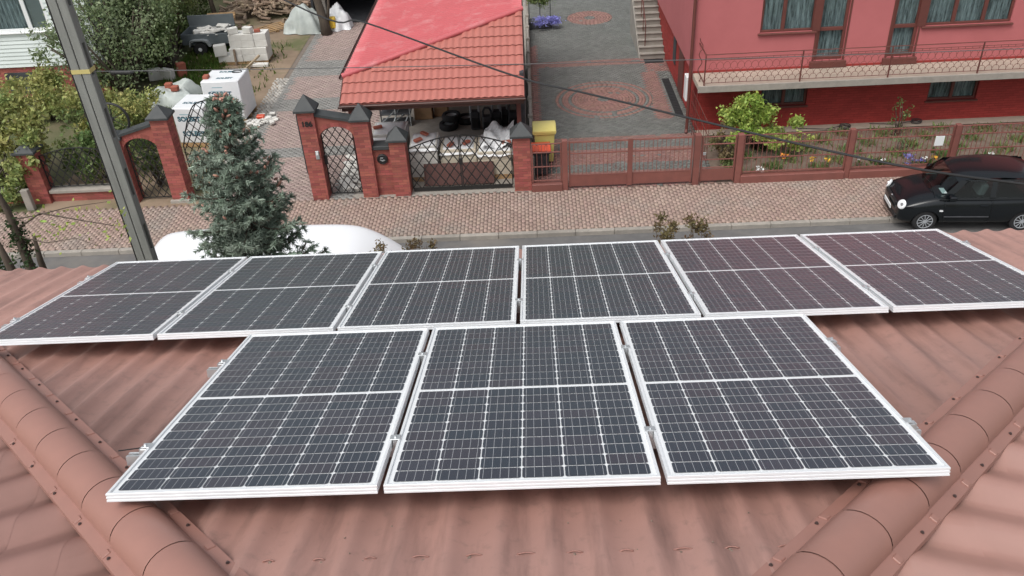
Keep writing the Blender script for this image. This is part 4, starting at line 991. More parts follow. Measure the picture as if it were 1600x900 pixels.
m = MB()
for k in range(7): m.tube([(-4.95 + k * .13, 26.3, .2 + .1 * (k % 3)), (-4.7 + k * .12, 26.7, .3 + .12 * (k % 4))], .02, 5)
m.build('tools', 'galvanised', sh)

# ---- stacks of building blocks behind the black gate
blk = {}
def block_stack(x0, y0, nx, ny, nz, label, m_='block_cream', bx=.5, by=.24, bz=.24, skip=(), z0=.14, film=None, rot=0, pallet_=True, group='stacks of building blocks'):
    s = thing('block_stack', label, 'block stack', (x0 + nx * bx / 2, y0 + ny * by / 2, 0), group)
    key = (bx, by, bz, m_)
    for k in range(nz):
        for j in range(ny):
            for i in range(nx):
                if (i, j, k) in skip: continue
                if key not in blk:
                    o = MB().cbox(0, bx - .006, 0, by - .005, 0, bz - .004, .008).build('block', m_, s, local=True); blk[key] = o.data
                else: o = link('block', blk[key], s)
                o.location = Vector((x0 + i * bx + random.uniform(-.008, .008), y0 + j * by + random.uniform(-.006, .006), z0 + k * bz)) - ORG[s.name]; o.rotation_euler = (0, 0, random.uniform(-.012, .012))
    if pallet_:
        for k in range(3): MB().box(x0 + .02, x0 + nx * bx - .02, y0 + k * (ny * by - .1) / 2 , y0 + k * (ny * by - .1) / 2 + .1, -.003, z0 - .03).build('pallet_runner', 'timber', s)
        MB().box(x0, x0 + nx * bx, y0 - .01, y0 + ny * by + .01, z0 - .028, z0 - .004).build('pallet_deck', 'timber', s)
    if film:
        zt = z0 + nz * bz; n = 9; V = []; F = []
        for j in range(n + 1):
            for i in range(n + 1):
                x = x0 - .03 + (nx * bx + .06) * i / n; y = y0 - .04 + (ny * by + .08) * j / n; e = (i in (0, n)) or (j in (0, n))
                V.append((x, y, zt + .012 + (random.uniform(0, film)) - (.16 if e else 0)))
        for j in range(n):
            for i in range(n): a = j * (n + 1) + i; F.append((a, a + 1, a + n + 2, a + n + 1))
        MB().add(V, F, .5).build('film', 'film_white', s, smooth=True)
    return s
block_stack(-4.72, 23.0, 2, 4, 4, 'white block stack with flat white top behind the letterbox wall', 'block_white', bz=.27, film=.008)
block_stack(-3.55, 22.35, 1, 4, 4, 'narrow white block stack at the left end of the double gate', 'block_white', bx=.78, film=.03)
block_stack(-2.70, 22.55, 2, 4, 3, 'cream block stack with white film top in the middle of the double gate', 'block_cream', bx=.52, film=.015)
block_stack(-1.62, 22.3, 2, 5, 3, 'cream block stack under crumpled film at the right end of the double gate', 'block_cream', bx=.5, film=.07)
fs = thing('plastic_film', 'crumpled white plastic film sagging over the right block stack', 'plastic sheet', (-1.1, 22.9, .9)); V = []; F = []; n = 16
for j in range(n + 1):
    for i in range(n + 1):
        u, v = i / n, j / n; V.append((-1.5 + .85 * u + .1 * v, 22.35 + 1.1 * v, .95 + .22 * v + .10 * math.sin(u * 9 + v * 5) * math.sin(v * 7 + 1) + random.uniform(0, .05)))
for j in range(n):
    for i in range(n): a = j * (n + 1) + i; F.append((a, a + 1, a + n + 2, a + n + 1))
MB().add(V, F, .5).build('film', 'film_white', fs)
for k, (x, y, z, lab) in enumerate(((-3.3, 22.6, 1.14, 'broken red brick on the narrow white stack'), (-2.4, 22.75, .89, 'dark red brick on the left of the cream stack'), (-1.95, 22.85, .89, 'orange brick on the right of the cream stack'), (-4.55, 23.4, 1.24, 'red brick on the flat white stack'), (-3.15, 23.0, 1.15, 'second red brick on the narrow white stack'), (-.78, 22.5, 1.0, 'brick on the film covered stack'))):
    T = Matrix.Translation((x, y, z + .06)) @ Matrix.Rotation(random.uniform(0, 3), 4, 'Z') @ Matrix.Rotation(random.uniform(-.1, .1), 4, 'X')
    MB().cbox(-.13, .13, -.06, .06, -.035, .035, .008, T=T).build('loose_brick', 'terracotta', origin=(x, y, z), label=lab, cat='brick', group='loose red bricks')
ss = thing('steel_sheet', 'rusty brown steel sheet leaning against the stacks behind the double gate', 'steel sheet', (-2.15, 22.1, 0))
T = Matrix.Translation((-2.15, 22.02, .02)) @ Matrix.Rotation(R(-24), 4, 'X')
MB().cbox(-1.0, .98, -.012, .012, 0, .62, .004, T=T).build('sheet', 'rust_sheet', ss); MB().cbox(-1.0, .98, -.06, -.013, .0, .03, .004, T=T).build('bottom_lip', 'rust_sheet', ss); MB().cbox(-1.02, -.99, -.06, .012, 0, .62, .004, T=T).build('side_lip', 'rust_sheet', ss)

# ---- wrapped pallets with printed film
def wrapped(x0, x1, y0, y1, h, yaw, label, prints):
    c = Vector(((x0 + x1) / 2, (y0 + y1) / 2, 0)); s = thing('wrapped_pallet', label, 'pallet', c, 'film wrapped pallets of blocks')
    s.rotation_euler = (0, 0, R(yaw)); hx, hy = (x1 - x0) / 2, (y1 - y0) / 2
    n = 8; m = MB()
    m.cbox(-hx, hx, -hy, hy, .13, h, .03); o = m.build('wrapping', 'film_white', s, local=True, smooth='auto')
    for k in range(3): MB().box(-hx + .02, hx - .02, -hy + k * (2 * hy - .1) / 2, -hy + k * (2 * hy - .1) / 2 + .1, 0, .125).build('pallet_runner', 'timber', s, local=True)
    ORG['_t'] = Vector((0, 0, 0))
    for (txt, size, lx, lz, face) in prints:
        if face == 'f': M_ = Matrix.Translation((lx, -hy - .002, lz)) @ Matrix.Rotation(R(90), 4, 'X')
        elif face == 'r': M_ = Matrix.Translation((hx + .002, lx, lz)) @ Matrix.Rotation(R(90), 4, 'Z') @ Matrix.Rotation(R(90), 4, 'X')
        else: M_ = Matrix.Translation((lx, lz, h + .002))
        ORG[s.name] = Vector((0, 0, 0)); text(txt, size, M_, 'print_blue' if size > .12 else 'print_teal', s, 'print', .0008, .010 if size > .12 else 0)
    for (lx, lz, w_, hh) in ((-.1, h - .22, .36, .02), (-.1, h - .34, .5, .012), (0.05, h - .78, .3, .012), (.05, h - .86, .34, .012)):
        MB().box(lx - w_ / 2, lx + w_ / 2, -hy - .003, -hy - .001, lz, lz + hh).build('printed_line', 'print_teal', s, local=True)
    return s
wp1 = wrapped(-11.38, -10.36, 25.5, 26.7, 1.32, -6, 'white film wrapped pallet with blue lettering just behind the gate leaf', [('SOLBET', .22, 0.0, .95, 'f'), ('SOLBET', .20, .05, -.15, 't'), ('SOLBET', .22, .05, .45, 'f')])
wp2 = wrapped(-10.98, -9.70, 27.3, 28.5, 1.5, -3, 'taller white film wrapped pallet with blue lettering further back in the yard', [('SOLBET', .23, -.05, 1.05, 'f'), ('SOLBET', .23, .12, .55, 'f'), ('SOLBET', .16, 0, .3, 't'), ('SOLBET', .16, .1, -.3, 't')])
m = MB(); m.tube([(-9.98 + .16 * math.cos(t), 28.15 + .10 * math.sin(t), 1.515 + .01 * math.sin(3 * t)) for t in np.linspace(0, 6.28, 20)], .016, 5); m.build('cable_loop', 'cable', origin=(-9.98, 28.15, 1.5), label='small loop of black cable on the taller wrapped pallet', cat='cable')
MB().cbox(-10.98, -10.80, 27.55, 27.80, 1.50, 1.60, .01).build('loose_brick', 'terracotta', origin=(-10.9, 27.7, 1.5), label='red brick on the corner of the taller wrapped pallet', cat='brick', group='loose red bricks')
# red and yellow buckets behind the gate leaf
for x, y, mm, lab in ((-9.55, 23.3, 'red_lid', 'orange red bucket behind the gate leaf'), (-9.85, 23.1, 'yellow_bucket', 'yellow bucket beside the orange one behind the gate leaf')):
    b_ = thing('bucket', lab, 'bucket', (x, y, 0), 'buckets'); MB().lathe([(.10, 0), (.15, .28), (.16, .28), (.16, .30), (.145, .30), (.10, .02)], (x, y, 0), 16).build('pail', mm, b_, smooth='auto')
    m = MB(); m.tube([(x + .155 * math.cos(t), y - .05, .28 + .10 * math.sin(t)) for t in np.linspace(0, math.pi, 9)], .005, 4); m.build('handle', 'galvanised', b_)
# ================================================================== WHITE HOUSE AT THE LEFT
lh = thing('white_house', 'white weatherboarded house with red brick base at the left edge', 'house', (-20, 36, 0))
LX1, LY0 = -15.75, 30.75; LX0, LY1 = -27.0, 40.0
whole = (-19.9, -17.25, 2.45, 3.95)
m = MB(); wall_holes(m, LX0, LX1, 1.15, 5.6, LY0 + .03, [whole], .14); m.add([(LX1 - .03, LY0 + .03, 1.15), (LX1 - .03, LY1, 1.15), (LX1 - .03, LY1, 5.6), (LX1 - .03, LY0 + .03, 5.6)], [(0, 1, 2, 3)], .5)
m.add([(LX0, LY1, 0), (LX1, LY1, 0), (LX1, LY1, 5.6), (LX0, LY1, 5.6)], [(0, 1, 2, 3)], .5); m.add([(LX0, LY0, 0), (LX0, LY1, 0), (LX0, LY1, 5.6), (LX0, LY0, 5.6)], [(0, 1, 2, 3)], .5); m.build('wall', 'white_siding', lh)
bdh = .142
for j in range(31):
    z = 1.16 + j * bdh
    def board(x0, x1):
        MB().prism([(LY0 + .028, z), (LY0 - .012, z + .004), (LY0 - .010, z + .02), (LY0 + .014, z + bdh - .006), (LY0 + .028, z + bdh - .004)], x0, x1, 'x').build('siding_board', 'white_siding', lh)
    if z + bdh > whole[2] and z < whole[3]: board(LX0, whole[0] - .01); board(whole[1] + .01, LX1)
    else: board(LX0, LX1)
    MB().prism([(LX1 - .028, z), (LX1 + .012, z + .004), (LX1 + .010, z + .02), (LX1 - .014, z + bdh - .006), (LX1 - .028, z + bdh - .004)], LY0 + .03, LY1, 'y').build('siding_board', 'white_siding', lh)
brick_block(lh, LX0, LX1 - .06, LY0 + .06, LY1, -.03, 1.14, faces='fr', core='base_wall')
MB().cbox(-19.6, -18.1, LY0 + .02, LY0 + .05, .15, .95, .004).build('basement_window', 'dark_room', lh)
wl = window(lh, *whole, LY0 + .05, (-18.0,), fw=.10, fm='white_plastic', lace=True, sill=True, room=.5)
MB().box(-17.9, -17.3, LY0 + .115, LY0 + .12, 2.52, 3.9).build('roller_blind', 'grey_blind', wl)
MB().add([(LX0 - .5, LY0 - .5, 5.55), (LX1 + .5, LY0 - .5, 5.55), (LX1 + .5, LY1 + .5, 5.55), (LX0 - .5, LY1 + .5, 5.55), (-22, 35.3, 8), (-20, 35.3, 8)], [(0, 1, 5, 4), (1, 2, 5), (2, 3, 4, 5), (3, 0, 4), (3, 2, 1, 0)], .5).build('roof', 'tile_side', lh)

# ================================================================== UTILITY POLE AND WIRES
PX, PY = -6.205, 11.5
po = thing('utility_pole', 'weathered concrete utility pole with slotted side and yellow band', 'utility pole', (PX, PY, 0))
def tap(z): return 1.0 + (.20 if False else 0) * z
m = MB(); hw = .125; d = .085; zt = 10.2
m.box(PX - hw, PX - .008, PY - d, PY - d + .05, -.1, zt); m.box(PX + .004, PX + hw, PY - d, PY - d + .05, -.1, zt)     # front flange, split by a groove
m.box(PX - hw, PX + hw, PY + d - .04, PY + d, -.1, zt)                                                               # back flange
m.box(PX - hw + .02, PX + hw - .06, PY - d + .05, PY + d - .04, -.1, zt)                                              # web
z = .2
while z < zt: m.box(PX + hw - .06, PX + hw - .004, PY - d + .05, PY + d - .04, z, z + .5); z += .95                   # rungs between the slots
m.build('shaft', 'pole_concrete', po, bevel=.006)
MB().box(PX - .0075, PX + .0035, PY - d + .02, PY - d + .03, -.1, zt).build('groove_shade', 'mat_black', po)  # black strip that paints the shade inside the front recess
m = MB(); m.box(PX - hw - .006, PX + hw + .006, PY - d - .006, PY - d - .001, 7.40, 7.46); m.box(PX + hw + .001, PX + hw + .006, PY - d - .001, PY + d + .006, 7.40, 7.46); m.box(PX - hw - .006, PX - hw - .001, PY - d - .001, PY + d + .006, 7.40, 7.46); m.build('yellow_band', 'yellow_tape', po)
m = MB(); m.tube([(PX - hw - .012, PY - d + .01, 0), (PX - hw - .012, PY - d + .01, zt)], .011, 6); m.build('riser_cable', 'cable', po)
MB().cbox(PX - .5, PX + .5, PY - .06, PY + .06, 9.4, 9.52, .01).build('crossarm', 'galvanised', po)
def sag(a, b, s, n=24):
    a, b = Vector(a), Vector(b); return [a.lerp(b, t) - Vector((0, 0, 4 * s * t * (1 - t))) for t in np.linspace(0, 1, n)]
m = MB(); m.tube(sag((PX + .15, PY, 7.40), (26, 11.5, 7.35), .29, 40), .006, 5); m.build('wire', 'wire_grey', origin=(PX, PY, 7.4), label='thin grey wire running level from the utility pole to the right', cat='wire')
m = MB(); m.tube([(-5.86, 11.5, 7.375), (-5.82, 11.5, 7.372), (-5.55, 11.5, 7.36), (-5.51, 11.5, 7.358)], .03, 8, rad=[.008, .028, .028, .008]); m.build('wire_joint', 'cable', origin=(-5.7, 11.5, 7.36), label='black sleeve on the thin wire next to the pole', cat='cable joint')
cpts = [(-40, 52, 12.5), (-12.0, 22.2, 9.0), (-3.92, 14.0, 7.57), (-2.45, 12.9, 7.47), (-.25, 11.0, 7.25), (.80, 10.2, 7.23), (3.37, 8.0, 7.30), (4.85, 7.6, 7.14), (5.6, 7.2, 7.2)]
def catmull(P, n=8):
    P = [Vector(p) for p in P]; out = []
    for i in range(len(P) - 1):
        a, b, c, d_ = P[max(i - 1, 0)], P[i], P[i + 1], P[min(i + 2, len(P) - 1)]
        for k in range(n):
            t = k / n; out.append(.5 * ((2 * b) + (c - a) * t + (2 * a - 5 * b + 4 * c - d_) * t * t + (3 * b - a - 3 * c + d_) * t ** 3))
    return out + [P[-1]]
THICK_CABLE = cpts

# ================================================================== VEGETATION
def tube_tree(root, name, segs, m_='bark', n=7):
    m = MB()
    for pts, rad in segs: m.tube(pts, 0, n, rad=rad)
    return m.build(name, m_, root, smooth=True)
# blue spruce in front of the house
sp = thing('spruce_tree', 'blue spruce with pinkish young cones at its top in front of the house', 'tree', (-4.25, 10.6, 0))
tx, ty, tz = -4.06, 10.6, 7.28
tube_tree(sp, 'trunk', [([(-4.25, 10.6, -.1), (-4.2, 10.6, 3), (-4.12, 10.6, 5.5), (tx, ty, tz)], [.16, .13, .07, .012])])
rng = np.random.default_rng(5); NV = []; TW = MB(); pts_s = []; dirs = []; cones = MB()
def prof(z):
    h = tz - z
    return float(np.interp(h, [0, .25, .6, 1.1, 1.7, 2.1, 2.5, 3.5, 5], [.07, .19, .38, .58, .74, .80, .95, 1.5, 2.2]))
z = 2.2; NP = []; ND = []
while z < tz - .05:
    rad = prof(z) * .95; nb = 7 if rad > .5 else 6; cx = -4.25 + .19 * z / tz; off = rng.uniform(0, 6.3)
    for k in range(nb):
        a = off + k * 2 * math.pi / nb + rng.normal(0, .22); L_ = rad * rng.uniform(.5, 1.2)
        p0 = np.array([cx, 10.6, z]); dv = np.array([math.cos(a), math.sin(a), 0.0]); N = max(4, int(L_ / .09)); path = []
        for i in range(N + 1):
            t = i / N; path.append(p0 + dv * L_ * t + np.array([0, 0, -.20 * L_ * math.sin(t * 2.4) + .22 * L_ * t * t + (.28 * L_ * t if z > tz - .6 else 0)]))
        TW.tube([tuple(q) for q in path[::max(1, N // 4)]], .012, 4)
        for i in range(1, N + 1):
            NP.append((path[i - 1], path[i]))
            if i > 1:
                for s in (-1, 1):
                    side = np.array([-dv[1], dv[0], 0]) * s; l2 = (.10 + .30 * L_ * (1 - i / N) * .9) * rng.uniform(.7, 1.2)
                    q = path[i]; e = q + (side * .85 + dv * .6 + np.array([0, 0, -.22 + rng.normal(0, .1)])) * l2
                    mid = (q + e) / 2 + np.array([0, 0, .02]); NP.append((q, mid)); NP.append((mid, e))
                    if l2 > .2:
                        for s3 in (-1, 1):
                            e2 = mid + (dv * .5 + side * .2 * s3 + np.array([0, 0, -.3 + rng.normal(0, .1)])) * l2 * .5; NP.append((mid, e2))
        tip = path[-1]
        if z > tz - 1.7 and rng.uniform() < (.85 if z > tz - .8 else .3):
            for q in range(rng.integers(1, 4)):
                b0 = tip - dv * rng.uniform(0, .2) + rng.normal(0, .05, 3); b1 = b0 + np.array([rng.normal(0, .02), rng.normal(0, .02), rng.uniform(.02, .07)]) + dv * .05
                cones.tube([tuple(b0), tuple((b0 + b1) / 2), tuple(b1)], 0, 6, rad=[.010, .021, .008])
    z += .125 if z > tz - 2.6 else .24
for k in range(26):
    zz = tz - rng.uniform(0, .5); a = rng.uniform(0, 6.3); b0 = np.array([tx + .12 * math.cos(a) * (tz - zz + .3), ty + .12 * math.sin(a), zz]); b1 = b0 + np.array([.06 * math.cos(a), .06 * math.sin(a), .08]); cones.tube([tuple(b0), tuple((b0 + b1) / 2), tuple(b1)], 0, 6, rad=[.010, .022, .008])
A = np.array([a for a, b in NP]); B = np.array([b for a, b in NP]); per = 16
t = rng.uniform(0, 1, (len(A), per, 1)); base = (A[:, None] * (1 - t) + B[:, None] * t).reshape(-1, 3); ax = np.repeat((B - A) / np.linalg.norm(B - A, axis=1)[:, None], per, 0)
rd = rng.normal(size=base.shape); rd -= (rd * ax).sum(1)[:, None] * ax; rd /= np.linalg.norm(rd, axis=1)[:, None]; nd = rd * .8 + ax * .65; nd /= np.linalg.norm(nd, axis=1)[:, None]
ln = rng.uniform(.04, .075, (len(base), 1)); sd_ = np.cross(nd, rng.normal(size=base.shape)); sd_ /= np.linalg.norm(sd_, axis=1)[:, None]; wv = sd_ * .008
Vn = np.stack([base - wv, base + wv, base + nd * ln + wv * .35, base + nd * ln - wv * .35], 1).reshape(-1, 3)
arr('needles', Vn, np.arange(len(Vn)).reshape(-1, 4), np.repeat(rng.uniform(0, 1, len(A)), per), 'needles', sp, kind='stuff')
TW.build('twigs', 'bark', sp, kind='stuff'); cones.build('young_cones', 'shoot_pink', sp, kind='stuff', smooth=True)

def bush(name, label, blobs, dens, size, m_, cat='shrub', stems=4, group=None, base=None, up=.2, asp=.55, crown='crown', stem_r=.02):
    x, y = (blobs[0][0], blobs[0][1]) if base is None else base
    r = thing(name, label, cat, (x, y, 0), group); P = blobpts(blobs, dens); V, F, q = leaves(P, size, up=up, asp=asp); arr(crown, V, F, q, m_, r, kind='stuff')
    sg_ = []
    for b in blobs:
        for k in range(stems):
            e = Vector((b[0] + random.uniform(-.7, .7) * b[3], b[1] + random.uniform(-.7, .7) * b[4], b[2] + random.uniform(-.2, .7) * b[5])); s0 = Vector((x + random.uniform(-.08, .08), y + random.uniform(-.08, .08), -.05))
            mid = s0.lerp(e, .5) + Vector((random.uniform(-.1, .1), random.uniform(-.1, .1), .1)); sg_.append(([s0, mid, e], [stem_r, stem_r * .7, stem_r * .3]))
    tube_tree(r, 'stems', sg_, n=5); return r
bush('green_shrub', 'bright green shrub under the balcony behind the brown fence', [(6.2, 23.6, .95, .62, .5, .55), (6.9, 23.5, .75, .62, .5, .5), (7.5, 23.5, .5, .5, .45, .42), (5.75, 23.7, .95, .45, .4, .45), (6.35, 23.7, 1.4, .45, .4, .35), (6.1, 22.9, .75, .45, .35, .3), (7.1, 22.8, .6, .5, .35, .3), (7.75, 23.0, .45, .35, .3, .22)], 1700, .10, 'leaf_bright', base=(6.6, 23.6))
bush('red_leaf_shrub', 'low brownish shrub in front of the wicket beside the green shrub', [(5.75, 22.9, .45, .45, .4, .42), (5.3, 23.0, .6, .25, .3, .5)], 800, .09, 'leaf_brown', base=(5.6, 22.9))
bush('rose_bush', 'thin rose bush standing in front of the dark red wall', [(11.0, 24.1, .8, .28, .25, .42), (10.85, 24.0, .35, .3, .25, .3)], 520, .07, 'leaf_green', base=(10.95, 24.1))
bush('low_rose_bush', 'low pale green rose bush behind the white notice', [(10.6, 22.9, .28, .35, .3, .28)], 420, .07, 'leaf_grey')
# overgrown shrubs at the left
bush('overgrown_shrub', 'large yellow green shrub hanging over the fence at the far left', [(-17.6, 22.9, 1.5, 1.2, .9, 1.1), (-16.2, 22.8, 1.9, 1.15, .9, 1.0), (-15.0, 23.1, 1.5, .95, .8, .95), (-18.2, 22.6, .8, 1.1, .8, .8), (-14.6, 22.6, 1.6, .6, .6, .6), (-16.0, 23.6, 2.7, 1.1, .9, .7), (-14.9, 22.3, .95, .5, .5, .6), (-14.5, 21.85, 1.25, .38, .3, .45), (-15.4, 21.9, .7, .6, .4, .6)], 900, .14, 'leaf_yellow', cat='shrub', base=(-16.3, 23.0), stem_r=.04)
bush('hanging_shrub', 'green shrub growing behind the lattice fence left of the pole', [(-13.4, 23.3, 1.0, .8, .6, .9), (-12.4, 23.6, .9, .7, .6, .8), (-13.0, 23.8, 1.8, .8, .6, .6)], 800, .13, 'leaf_green', base=(-13, 23.5))
bush('golden_bush', 'yellowish bush beside the brick base of the white house', [(-17.6, 28.6, .9, 1.1, .8, .8), (-16.3, 28.2, 1.0, 1.0, .8, .85)], 900, .13, 'leaf_yellow', base=(-17, 28.4))
bush('golden_bush', 'golden bush right of the pole behind the brick arch', [(-14.5, 26.4, .8, .9, .8, .8), (-13.4, 26.2, .85, .9, .8, .8), (-12.6, 25.9, .6, .6, .6, .6), (-14.2, 27.4, 1.0, 1.0, .8, .85), (-13.1, 27.2, .8, .8, .7, .7)], 950, .13, 'leaf_yellow', base=(-13.8, 26.3))
bush('wicket_plant', 'green climbing plant inside the brick arch beside the pole', [(-11.1, 22.6, 1.3, .4, .35, .4), (-11.0, 23.0, .4, .4, .4, .4), (-11.3, 22.9, .9, .3, .3, .5)], 900, .10, 'leaf_green', base=(-11.2, 22.8))
ot = bush('garden_tree', 'grey green tree in front of the white house, left of the trailer', [(-15.2, 29.7, 2.6, 1.5, 1.1, 1.3), (-14.2, 31.0, 2.3, 1.3, 1.1, 1.3), (-15.6, 30.2, 1.3, 1.2, .9, .9), (-14.6, 31.6, 3.6, 1.5, 1.2, 1.0), (-16.6, 29.4, 2.3, .9, .8, .9), (-13.6, 32.0, 3.3, 1.2, 1.0, 1.0), (-15.8, 30.8, 3.8, 1.3, 1.0, .9)], 420, .12, 'leaf_grey', cat='tree', base=(-14.9, 30.3), stem_r=.07)
bush('hedge_mass', 'dense green shrub left of the grey trailer', [(-15.0, 33.0, 1.2, 1.0, 1.0, 1.2), (-15.1, 34.2, 1.5, .8, .9, 1.3), (-15.5, 33.6, 2.2, 1.1, 1.0, 1.0), (-15.3, 31.6, .9, .8, .7, .9), (-14.9, 33.0, 2.6, .9, .9, .8), (-15.0, 35.6, 1.0, .7, .9, 1.2), (-15.0, 37.2, 1.0, .7, .9, 1.3), (-15.0, 38.8, 1.0, .7, .9, 1.3)], 850, .14, 'leaf_green', base=(-14.4, 33.4), stem_r=.04)
for k, (x, y, h, lab) in enumerate(((-3.28, 15.6, 2.02, 'brown twiggy shrub top right of the white van'), (-2.48, 15.6, 2.13, 'second brown shrub top further right of the white van'), (2.68, 15.6, 2.36, 'olive shrub top above the fourth panel, left of its twin'), (3.40, 15.6, 2.42, 'olive shrub top above the fifth panel, right of its twin'))):
    b_ = bush('garden_shrub', lab, [(x, y, h - .36, .30, .28, .38), (x + .05, y, h - 1.0, .4, .35, .5)], 1700, .065, 'leaf_brown', group='shrub tops beyond the eaves', up=.0, stems=5, stem_r=.012)
# tree at the left edge of our garden
lt = thing('garden_tree', 'dark trunk with bare twigs at the left edge above the eaves', 'tree', (-6.75, 9.5, 0))
sg_ = [([(-6.75, 9.5, -.1), (-6.8, 9.5, 3), (-6.72, 9.5, 5.6), (-6.70, 9.5, 6.35), (-6.9, 9.55, 7.4)], [.2, .15, .06, .042, .02]), ([(-6.8, 9.5, 4.2), (-6.95, 9.45, 5.5), (-6.98, 9.45, 6.0)], [.10, .055, .03]), ([(-6.6, 9.5, 4.6), (-6.55, 9.5, 5.6), (-6.5, 9.5, 5.95)], [.07, .04, .02]),
       ([(-6.70, 9.5, 6.05), (-6.3, 9.5, 6.28), (-5.8, 9.5, 6.15), (-5.4, 9.5, 6.05)], [.014, .011, .008, .004]), ([(-6.70, 9.5, 6.2), (-6.35, 9.5, 6.25), (-5.95, 9.6, 6.3), (-5.45, 9.6, 6.35)], [.010, .008, .006, .003]), ([(-6.7, 9.5, 5.95), (-6.3, 9.4, 5.9), (-5.9, 9.4, 5.95), (-5.6, 9.4, 5.8)], [.010, .007, .005, .002])]
tube_tree(lt, 'trunk', sg_)
P = np.concatenate([blobpts([(-6.78, 9.5, 5.45, .34, .28, .8)], 2600), blobpts([(-6.75, 9.45, 6.05, .22, .2, .15)], 200)]); V, F, q = leaves(P, .055); arr('ivy', V, F, q, 'leaf_dark', lt, kind='stuff')
P = np.array([[x, 9.5 + random.uniform(-.12, .12), zz] for x, zz in [(random.uniform(-6.5, -5.2), 6.1 + random.gauss(0, .16)) for _ in range(110)]]); V, F, q = leaves(P, .055); arr('young_leaves', V, F, q, 'leaf_bright', lt, kind='stuff')
# tree by the tarpaulins: trunk in view, crown above
yt = thing('yard_tree', 'dark leaning tree trunk beside the white tarpaulins', 'tree', (-8.75, 36.7, 0))
tube_tree(yt, 'trunk', [([(-8.72, 36.7, -.1), (-8.80, 36.75, .6), (-8.95, 36.85, 1.5), (-9.2, 37, 3.5), (-9.1, 37, 5.5)], [.27, .19, .17, .14, .06]), ([(-8.74, 36.75, .1), (-8.5, 36.9, 1.2), (-8.3, 37, 3)], [.10, .055, .03]), ([(-8.95, 36.85, 1.5), (-9.5, 36.6, 3), (-10.2, 36.5, 4.6)], [.10, .07, .03])])
P = blobpts([(-9.1, 37.2, 5.4, 1.9, 1.6, 1.3), (-10.4, 37, 4.9, 1.2, 1.1, .9), (-8.0, 37.3, 4.7, 1.2, 1.1, .9)], 150); V, F, q = leaves(P, .14); arr('crown', V, F, q, 'leaf_green', yt, kind='stuff')
# background trees, each its own thing (they show as reflections in the glass)
for k, (x, y, s, lab) in enumerate(((-22, 58, 1.2, 'large tree far behind the white house'), (-12, 62, 1.0, 'tree far behind the firewood heap'), (-3, 60, 1.3, 'tall tree far behind the garage'), (6, 63, 1.1, 'tree far behind the paved driveway'), (20, 60, 1.25, 'tree far behind the pink house'))):
    t_ = thing('background_tree', lab, 'tree', (x, y, 0), 'trees beyond the yards')
    tube_tree(t_, 'trunk', [([(x, y, -.1), (x + .2, y, 3 * s), (x, y, 7 * s)], [.3, .22, .08])])
    P = blobpts([(x, y, 6 * s, 3 * s, 3 * s, 2.4 * s), (x - 2 * s, y, 4.6 * s, 2 * s, 2 * s, 1.6 * s), (x + 2 * s, y, 4.8 * s, 2 * s, 2 * s, 1.6 * s)], 34); V, F, q = leaves(P, .5); arr('crown', V, F, q, 'leaf_green', t_, kind='stuff')
# grass in the left yard, flowers in the bed
n = 22000; gx = RN.uniform(-14.2, -9.9, n); gy = RN.uniform(23, 36, n); kp = (gx < -11.6 + .6 * np.sin(gy * .9)) & (gy > 27.5) | (RN.uniform(0, 1, n) < .05); gx, gy = gx[kp], gy[kp]
b_ = np.stack([gx, gy, np.full(len(gx), -.02)], 1); lean = RN.normal(0, .05, (len(b_), 3)); lean[:, 2] = RN.uniform(.08, .22, len(b_)); wv = RN.normal(0, .02, (len(b_), 3)); wv[:, 2] = 0
V = np.stack([b_ - wv, b_ + wv, b_ + lean + wv * .2, b_ + lean - wv * .2], 1).reshape(-1, 3); arr('grass', V, np.arange(len(V)).reshape(-1, 4), RN.uniform(0, 1, len(b_)), 'grass_blade', label='rough green grass in the left yard', cat='grass', kind='stuff')
n = 15000; gx = RN.uniform(5.3, 16, n); gy = RN.uniform(21.7, 24.5, n); clump = np.sin(gx * 5.1 + 1.3) * np.sin(gy * 4.7 + gx) + RN.normal(0, .35, n); kp = clump > .52; b_ = np.stack([gx[kp], gy[kp], np.full(kp.sum(), -.01)], 1)
lean = RN.normal(0, .07, (len(b_), 3)); lean[:, 2] = RN.uniform(.06, .22, len(b_)); wv = RN.normal(0, .016, (len(b_), 3)); wv[:, 2] = 0
V = np.stack([b_ - wv, b_ + wv, b_ + lean + wv * .4, b_ + lean - wv * .4], 1).reshape(-1, 3); arr('bed_greenery', V, np.arange(len(V)).reshape(-1, 4), RN.uniform(0, 1, len(b_)), 'leaf_green', label='low weeds and seedlings in the flower bed', cat='plants', kind='stuff')
def flower(x, y, mm, lab, s=.13, n=26, h=.2):
    f = thing('flower_clump', lab, 'flowers', (x, y, 0), 'flower clumps in the bed')
    P = blobpts([(x, y, h, s, s, s * .5)], n / (s * s * 2)); V, F, q = leaves(P, .055, up=.8, asp=.9); arr('blossoms', V, F, q, mm, f)
    P = blobpts([(x, y, h * .4, s * 1.1, s * 1.1, h * .4)], 40 / (s * s * 2)); V, F, q = leaves(P, .06); arr('leaves', V, F, q, 'leaf_green', f)
